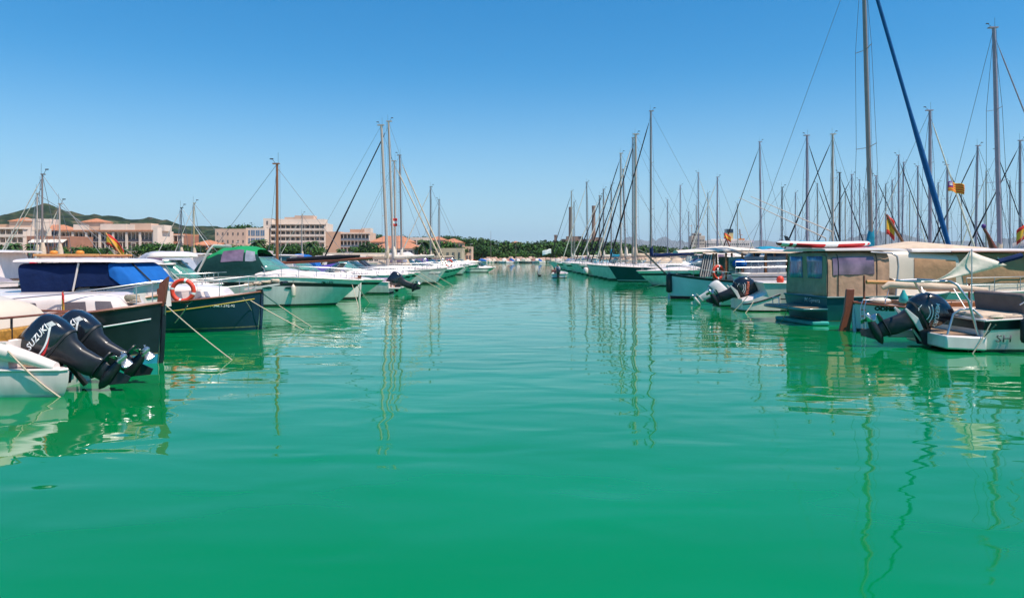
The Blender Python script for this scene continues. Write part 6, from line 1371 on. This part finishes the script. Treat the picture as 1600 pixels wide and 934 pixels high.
# palms
def palm_proto():
    random.seed(5)
    mb = MB(); mb.tube([(0, 0, -0.3), (0.08, 0, 2.2), (0, 0, 4.6), (0.02, 0, 5.4)], [0.30, 0.22, 0.20, 0.30], BARK, 8); tm = mb.mesh('trunk', 60)
    mb = MB(); gm = [LF[3], LF[0]]
    for k in range(34):
        a = k * 2.4; el = random.uniform(-0.35, 1.15); L = random.uniform(2.2, 2.9)
        pts = []
        for i in range(7):
            t = i / 6; r_ = L * t * cos(el * (1 - t * .5)); z = 5.4 + L * (sin(el) * t - 0.75 * t * t); pts.append(V(cos(a) * r_, sin(a) * r_, z))
        sdv = V(-sin(a), cos(a), 0)
        for i in range(6):
            p, q = pts[i], pts[i + 1]; w_ = 0.42 * sin(pi * (i + 0.7) / 7)
            mb.add([p, q, q + sdv * w_ - V(0, 0, w_ * .7), p + sdv * w_ - V(0, 0, w_ * .7)], [(0, 1, 2, 3)], gm[k % 2]); mb.add([p, q, q - sdv * w_ - V(0, 0, w_ * .7), p - sdv * w_ - V(0, 0, w_ * .7)], [(0, 1, 2, 3)], gm[k % 2])
    return mb.mesh('fronds', 0), tm
PF, PT = palm_proto()
pl = [(22, 377, 'palm before the white terraced block, nearer the left photo edge'), (50, 379, 'palm left of the restaurant awnings'), (118, 384, 'palm at the left end of the long hotel'), (170, 385, 'palm below the middle of the long hotel'), (193, 387, 'short palm below the right half of the long hotel'), (404, 371, 'tall palm before the blue glazed block'), (486, 374, 'tall palm before the tall balcony hotel'), (430, 388, 'short palm beside the brown wooden mast'), (532, 387, 'palm before the salmon end wall'), (508, 391, 'short palm left of the salmon end wall'), (665, 372, 'tall palm behind the left row of masts'), (654, 383, 'short palm left of the tall palm behind the masts'), (676, 384, 'short palm right of the tall palm behind the masts'), (992, 390, 'lone palm behind the right row sailboats')]
for px, yt, lb in pl:
    D = 214 if px < 600 else (236 if px < 900 else 340); b0 = GROUND if px < 900 else 0.7
    t = thing('palm_tree', lb, 'palm tree', (UX(px, D), D, b0), px, 'palms along the promenade'); s_ = (UZ(yt, D) - b0) / 6.6
    for nm, me in (('crown', PF), ('trunk', PT)):
        o = bpy.data.objects.new(nm, me); COL.objects.link(o); o.parent = t; o.scale = (s_, s_, s_)
# ------------------------------------------------------------------ far quay: wall, moored boats, cars
STONE = mat('pinkish sea wall stone', (0.58, 0.38, 0.29), 0.9, var=0.35, scale=0.7)
mb = MB(); random.seed(21)
for k in range(150):
    x = -14 + k * 1.5; mb.blob((x, 343.6, 1.0 + random.uniform(-.2, .7)), (1.3, 0.9, 1.3), STONE, 8, 6, 0.2)
o = tag(mb.build('sea_wall', smooth=0), 'rough pinkish boulder sea wall along the far quay', 'sea wall')
def small_boat(kind, hullm, topm):
    H = Hull(5.6, 2.1, (1.05, 0.8, 0.8), 'transom', rake=0.8, tr=0.85)
    t = thing('moored_boat', 'x', 'boat', (0, 0, 0))
    mb = MB(); H.mesh(mb, [(0.0, DARKA), (0.12, DARKA), (fr(0.8), hullm), (top, GEL)], 14); H.deck(mb, GEL); mb.build('hull', t, smooth=50)
    mb = MB()
    if kind == 0: Arch([(1.4, 1.5, 0.85, 0.8, 1.9, 4), (2.6, 2.6, 0.85, 0.8, 2.0, 4), (3.8, 3.2, 0.7, 0.85, 1.8, 4)]).surf(mb, topm, 3, 14); nm = 'cabin'
    elif kind == 1: Arch([(0.4, 0.5, 0.85, 0.8, 1.5, 2), (2.6, 2.6, 0.9, 0.8, 2.1, 2), (4.0, 3.6, 0.8, 0.9, 1.7, 2)]).surf(mb, topm, 3, 14); nm = 'canopy'
    else: Arch([(0.3, 0.5, 0.8, 0.78, 1.1, 2), (2.6, 2.6, 0.9, 0.8, 1.35, 2), (4.6, 4.4, 0.5, 0.95, 1.2, 2)]).surf(mb, topm, 3, 14); nm = 'boat_cover'
    mb.build(nm, t, smooth=45)
    return t
kinds = [(0, GEL, GEL, 'white hull and white cabin'), (1, GEL, CBLUE2, 'white hull and blue canopy'), (2, HBLUE, CBEIGE, 'pale blue hull and beige cover'), (0, HNAVY, GELC, 'dark hull and cream cabin'), (1, GEL, CBEIGE, 'white hull and beige canopy'), (2, GEL, CRED, 'white hull and red cover'), (0, CTURQ, GEL, 'turquoise hull and white cabin')]
proto = [small_boat(a, b, c) for a, b, c, _ in kinds]
used_ = set(); cnt = {}
random.seed(8)
pxs = [728 + i * 4.7 for i in range(40)]
names_ = ['first', 'second', 'third', 'fourth', 'fifth', 'sixth', 'seventh', 'eighth']
for i, px in enumerate(pxs):
    k = (i * 3 + (i // 7)) % 7; Y = 332 + (i * 37 % 7) * 1.2
    t = proto[k] if k not in used_ else copy_tree(proto[k]); used_.add(k); cnt[k] = cnt.get(k, 0) + 1
    t.location = (UX(px, Y), Y, 0); t.rotation_euler = (0, 0, random.choice([0.2, pi - 0.3, -pi / 2 + 0.3, pi / 2 + 0.5]))
    t['label'] = '%s from left of the tiny far quay boats with %s' % (names_[cnt[k] - 1], kinds[k][3]); t['group'] = 'tiny boats along the far quay'
# lamp posts on the far shore and promenade
for px, yt, D, lb in ((767, 361, 340, 'tall thin pole standing alone on the far shore'), (806, 378, 345, 'short pole before the far wood'), (735, 381, 300, 'street lamp at the right end of the town'), (369, 378, 215, 'street lamp above the green canopy cruiser'), (396, 381, 216, 'street lamp right of the tall palm'), (205, 380, 217, 'street lamp before the long hotel')):
    t = thing('street_lamp', lb, 'street lamp', (UX(px, D), D, 0.7)); h = UZ(yt, D) - 0.7
    mb = MB(); mb.tube([(0, 0, 0), (0, 0, h)], [0.11, 0.06], ALU, 6); mb.build('pole', t)
    if h < 12: mb = MB(); mb.box((0.5, 0, h), (1.0, 0.25, 0.12), GEL); mb.build('lamp_head', t)
# ------------------------------------------------------------------ power station and ferry, far right of the wood
BRK = mat('weathered concrete chimney', (0.27, 0.19, 0.15), 0.9, var=0.2, scale=0.1)
D = 720
for px, yt, lb in ((891.5, 323, 'left chimney of the old power station, behind the masts'), (927.5, 321, 'right chimney of the old power station')):
    h = UZ(yt, D) - 1; mb = MB(); mb.lathe([(2.2, 0), (1.9, h * 0.5), (1.65, h * 0.94), (1.75, h * 0.95), (1.75, h), (1.3, h + 0.01)], BRK, (0, 0, 0), 'z', 18); tag(mb.build('chimney', None, (UX(px, D), D, 0.7), smooth=50), lb, 'chimney', 'power station chimneys')
t = thing('power_station', 'low brown power station hall between the two chimneys', 'power station', (UX(912, D), D + 4, 0.7))
mb = MB(); mb.box((0, 8, 10), (UX(945, D) - UX(878, D), 14, 20.5), BRK); mb.build('hall', t, smooth=0)
mb = MB(); mb.box((-8, 8, 21.5), (16, 10, 3), BRK); mb.build('upper_hall', t, smooth=0); mb = MB(); mb.box((14, 8, 21), (10, 8, 2), BRK); mb.build('boiler_house', t, smooth=0)
D = 500; t = thing('tower', 'small dark brick tower above the far wood', 'tower', (UX(868, D), D, 0.7)); h = UZ(367, D) - .7
mb = MB(); mb.box((0, 0, h / 2), (1.7, 1.7, h), BRK); mb.box((0, 0, h * 0.97), (2.1, 2.1, 0.5), BRK); mb.build('shaft', t, smooth=0)
building('villa with an orange roof rising out of the far wood', 797, 815, 380, 470, 3, 5, PLS, roof='tile', base=0.7, gable=1.5)
# ferry
D = 700; FX0, FX1 = UX(1050, D), UX(1178, D); Lf = FX1 - FX0
fy = thing('ferry', 'large blue and white ferry with a yellow and blue funnel beyond the masts', 'ferry', (FX0, D, 0), 0)
H = Hull(Lf, 14, (13, 11.5, 11), 'transom', rake=5, tr=0.95, draft=2)
mb = MB(); H.mesh(mb, [(0.0, REDA), (1.2, REDA), (6.0, HNAVY), (top, GELG)], 30); H.deck(mb, GELG); mb.build('hull', fy, smooth=50)
def dk(x0, x1, z0, z1, w, m, nm):
    mb = MB(); mb.box(((x0 + x1) / 2, 0, (z0 + z1) / 2), (x1 - x0, w, z1 - z0), m); return mb.build(nm, fy, smooth=0, bevel=0.2)
pxx = lambda p: UX(p, D) - FX0
a = dk(pxx(1078), pxx(1099), 10, UZ(368.5, D), 12, mat('buff paint', (0.52, 0.45, 0.38), 0.6), 'bridge')
b = dk(pxx(1082), pxx(1094), UZ(368.5, D), UZ(364.5, D), 10, MC['buff paint'], 'wheelhouse')
for o_, z, x0, x1 in ((a, 15.5, 1079, 1098), (a, 18.8, 1079, 1098), (b, 23.6, 1083, 1093)):
    mb = MB()
    for k in range(8): x = lerp(pxx(x0), pxx(x1), (k + 0.5) / 8); mb.box((x, -6.02 if o_ is a else -5.02, z), (0.8, 0.12, 1.2), WDK)
    mb.build('window_row', o_, smooth=0)
c = dk(pxx(1100), pxx(1168), 10, UZ(376, D), 13, GELG, 'superstructure'); dk(pxx(1108), pxx(1150), UZ(376, D), UZ(373.8, D), 12, GEL, 'upper_deck')
mb = MB()
for k in range(22): mb.box((lerp(pxx(1102), pxx(1166), k / 21), -6.53, 15.2), (1.1, 0.12, 1.2), WDK)
mb.build('window_row', c, smooth=0)
f1 = dk(pxx(1133.5), pxx(1144), UZ(374, D), UZ(364, D), 7, mat('funnel yellow', (0.62, 0.48, 0.22), 0.5), 'funnel')
mb = MB(); mb.box(((pxx(1133.5) + pxx(1144)) / 2, 0, UZ(361, D)), (pxx(1143.5) - pxx(1133), 7.2, 3.6), HNAVY); mb.build('funnel_top', f1, smooth=0)
mb = MB(); mb.tube([(pxx(1081), 0, UZ(365, D)), (pxx(1081), 0, UZ(350, D))], 0.35, ALUW, 6); mb.tube([(pxx(1077), 0, UZ(353, D)), (pxx(1081), 0, UZ(353, D))], 0.3, ALUW, 6); mb.build('mast', fy)
f2 = thing('ship', 'white ship with an orange mast base just right of the ferry funnel', 'ship', (UX(1148, 760), 760, 0))
mb = MB(); H = Hull(22, 7, (13, 12, 12), 'transom', rake=3, tr=.9, draft=1); H.mesh(mb, [(0, REDA), (1, REDA), (6, HNAVY), (top, HBLUE)], 20); H.deck(mb, GEL); mb.build('hull', f2, smooth=50)
mb = MB(); mb.box((9, 0, 15), (12, 5, 7), GEL); mb.box((14, 0, 19.5), (10, 4, 2.5), HBLUE); mb.build('deckhouse', f2, smooth=0)
mb = MB(); mb.box((7, 0, 21.5), (6, 2, 1.5), ORANGE); mb.tube([(6, 0, 21), (5.2, 0, 32)], 0.5, RUBR, 6); mb.tube([(3.5, 0, 27), (8, 0, 26)], 0.3, RUBR, 6); mb.build('signal_mast', f2, smooth=0)
# ================================================================== air
hm = bpy.data.materials.new('sea haze'); hm.use_nodes = True; nt = hm.node_tree
for n in list(nt.nodes): nt.nodes.remove(n)
pv = nt.nodes.new('ShaderNodeVolumePrincipled'); pv.inputs['Color'].default_value = (0.62, 0.82, 1.0, 1); pv.inputs['Density'].default_value = 0.00004; pv.inputs['Anisotropy'].default_value = 0.0
ou = nt.nodes.new('ShaderNodeOutputMaterial'); nt.links.new(pv.outputs[0], ou.inputs['Volume'])
mb = MB(); mb.box((0, 12000, 420), (31000, 29000, 846), hm); struct(mb.build('haze', smooth=0), 'stuff')
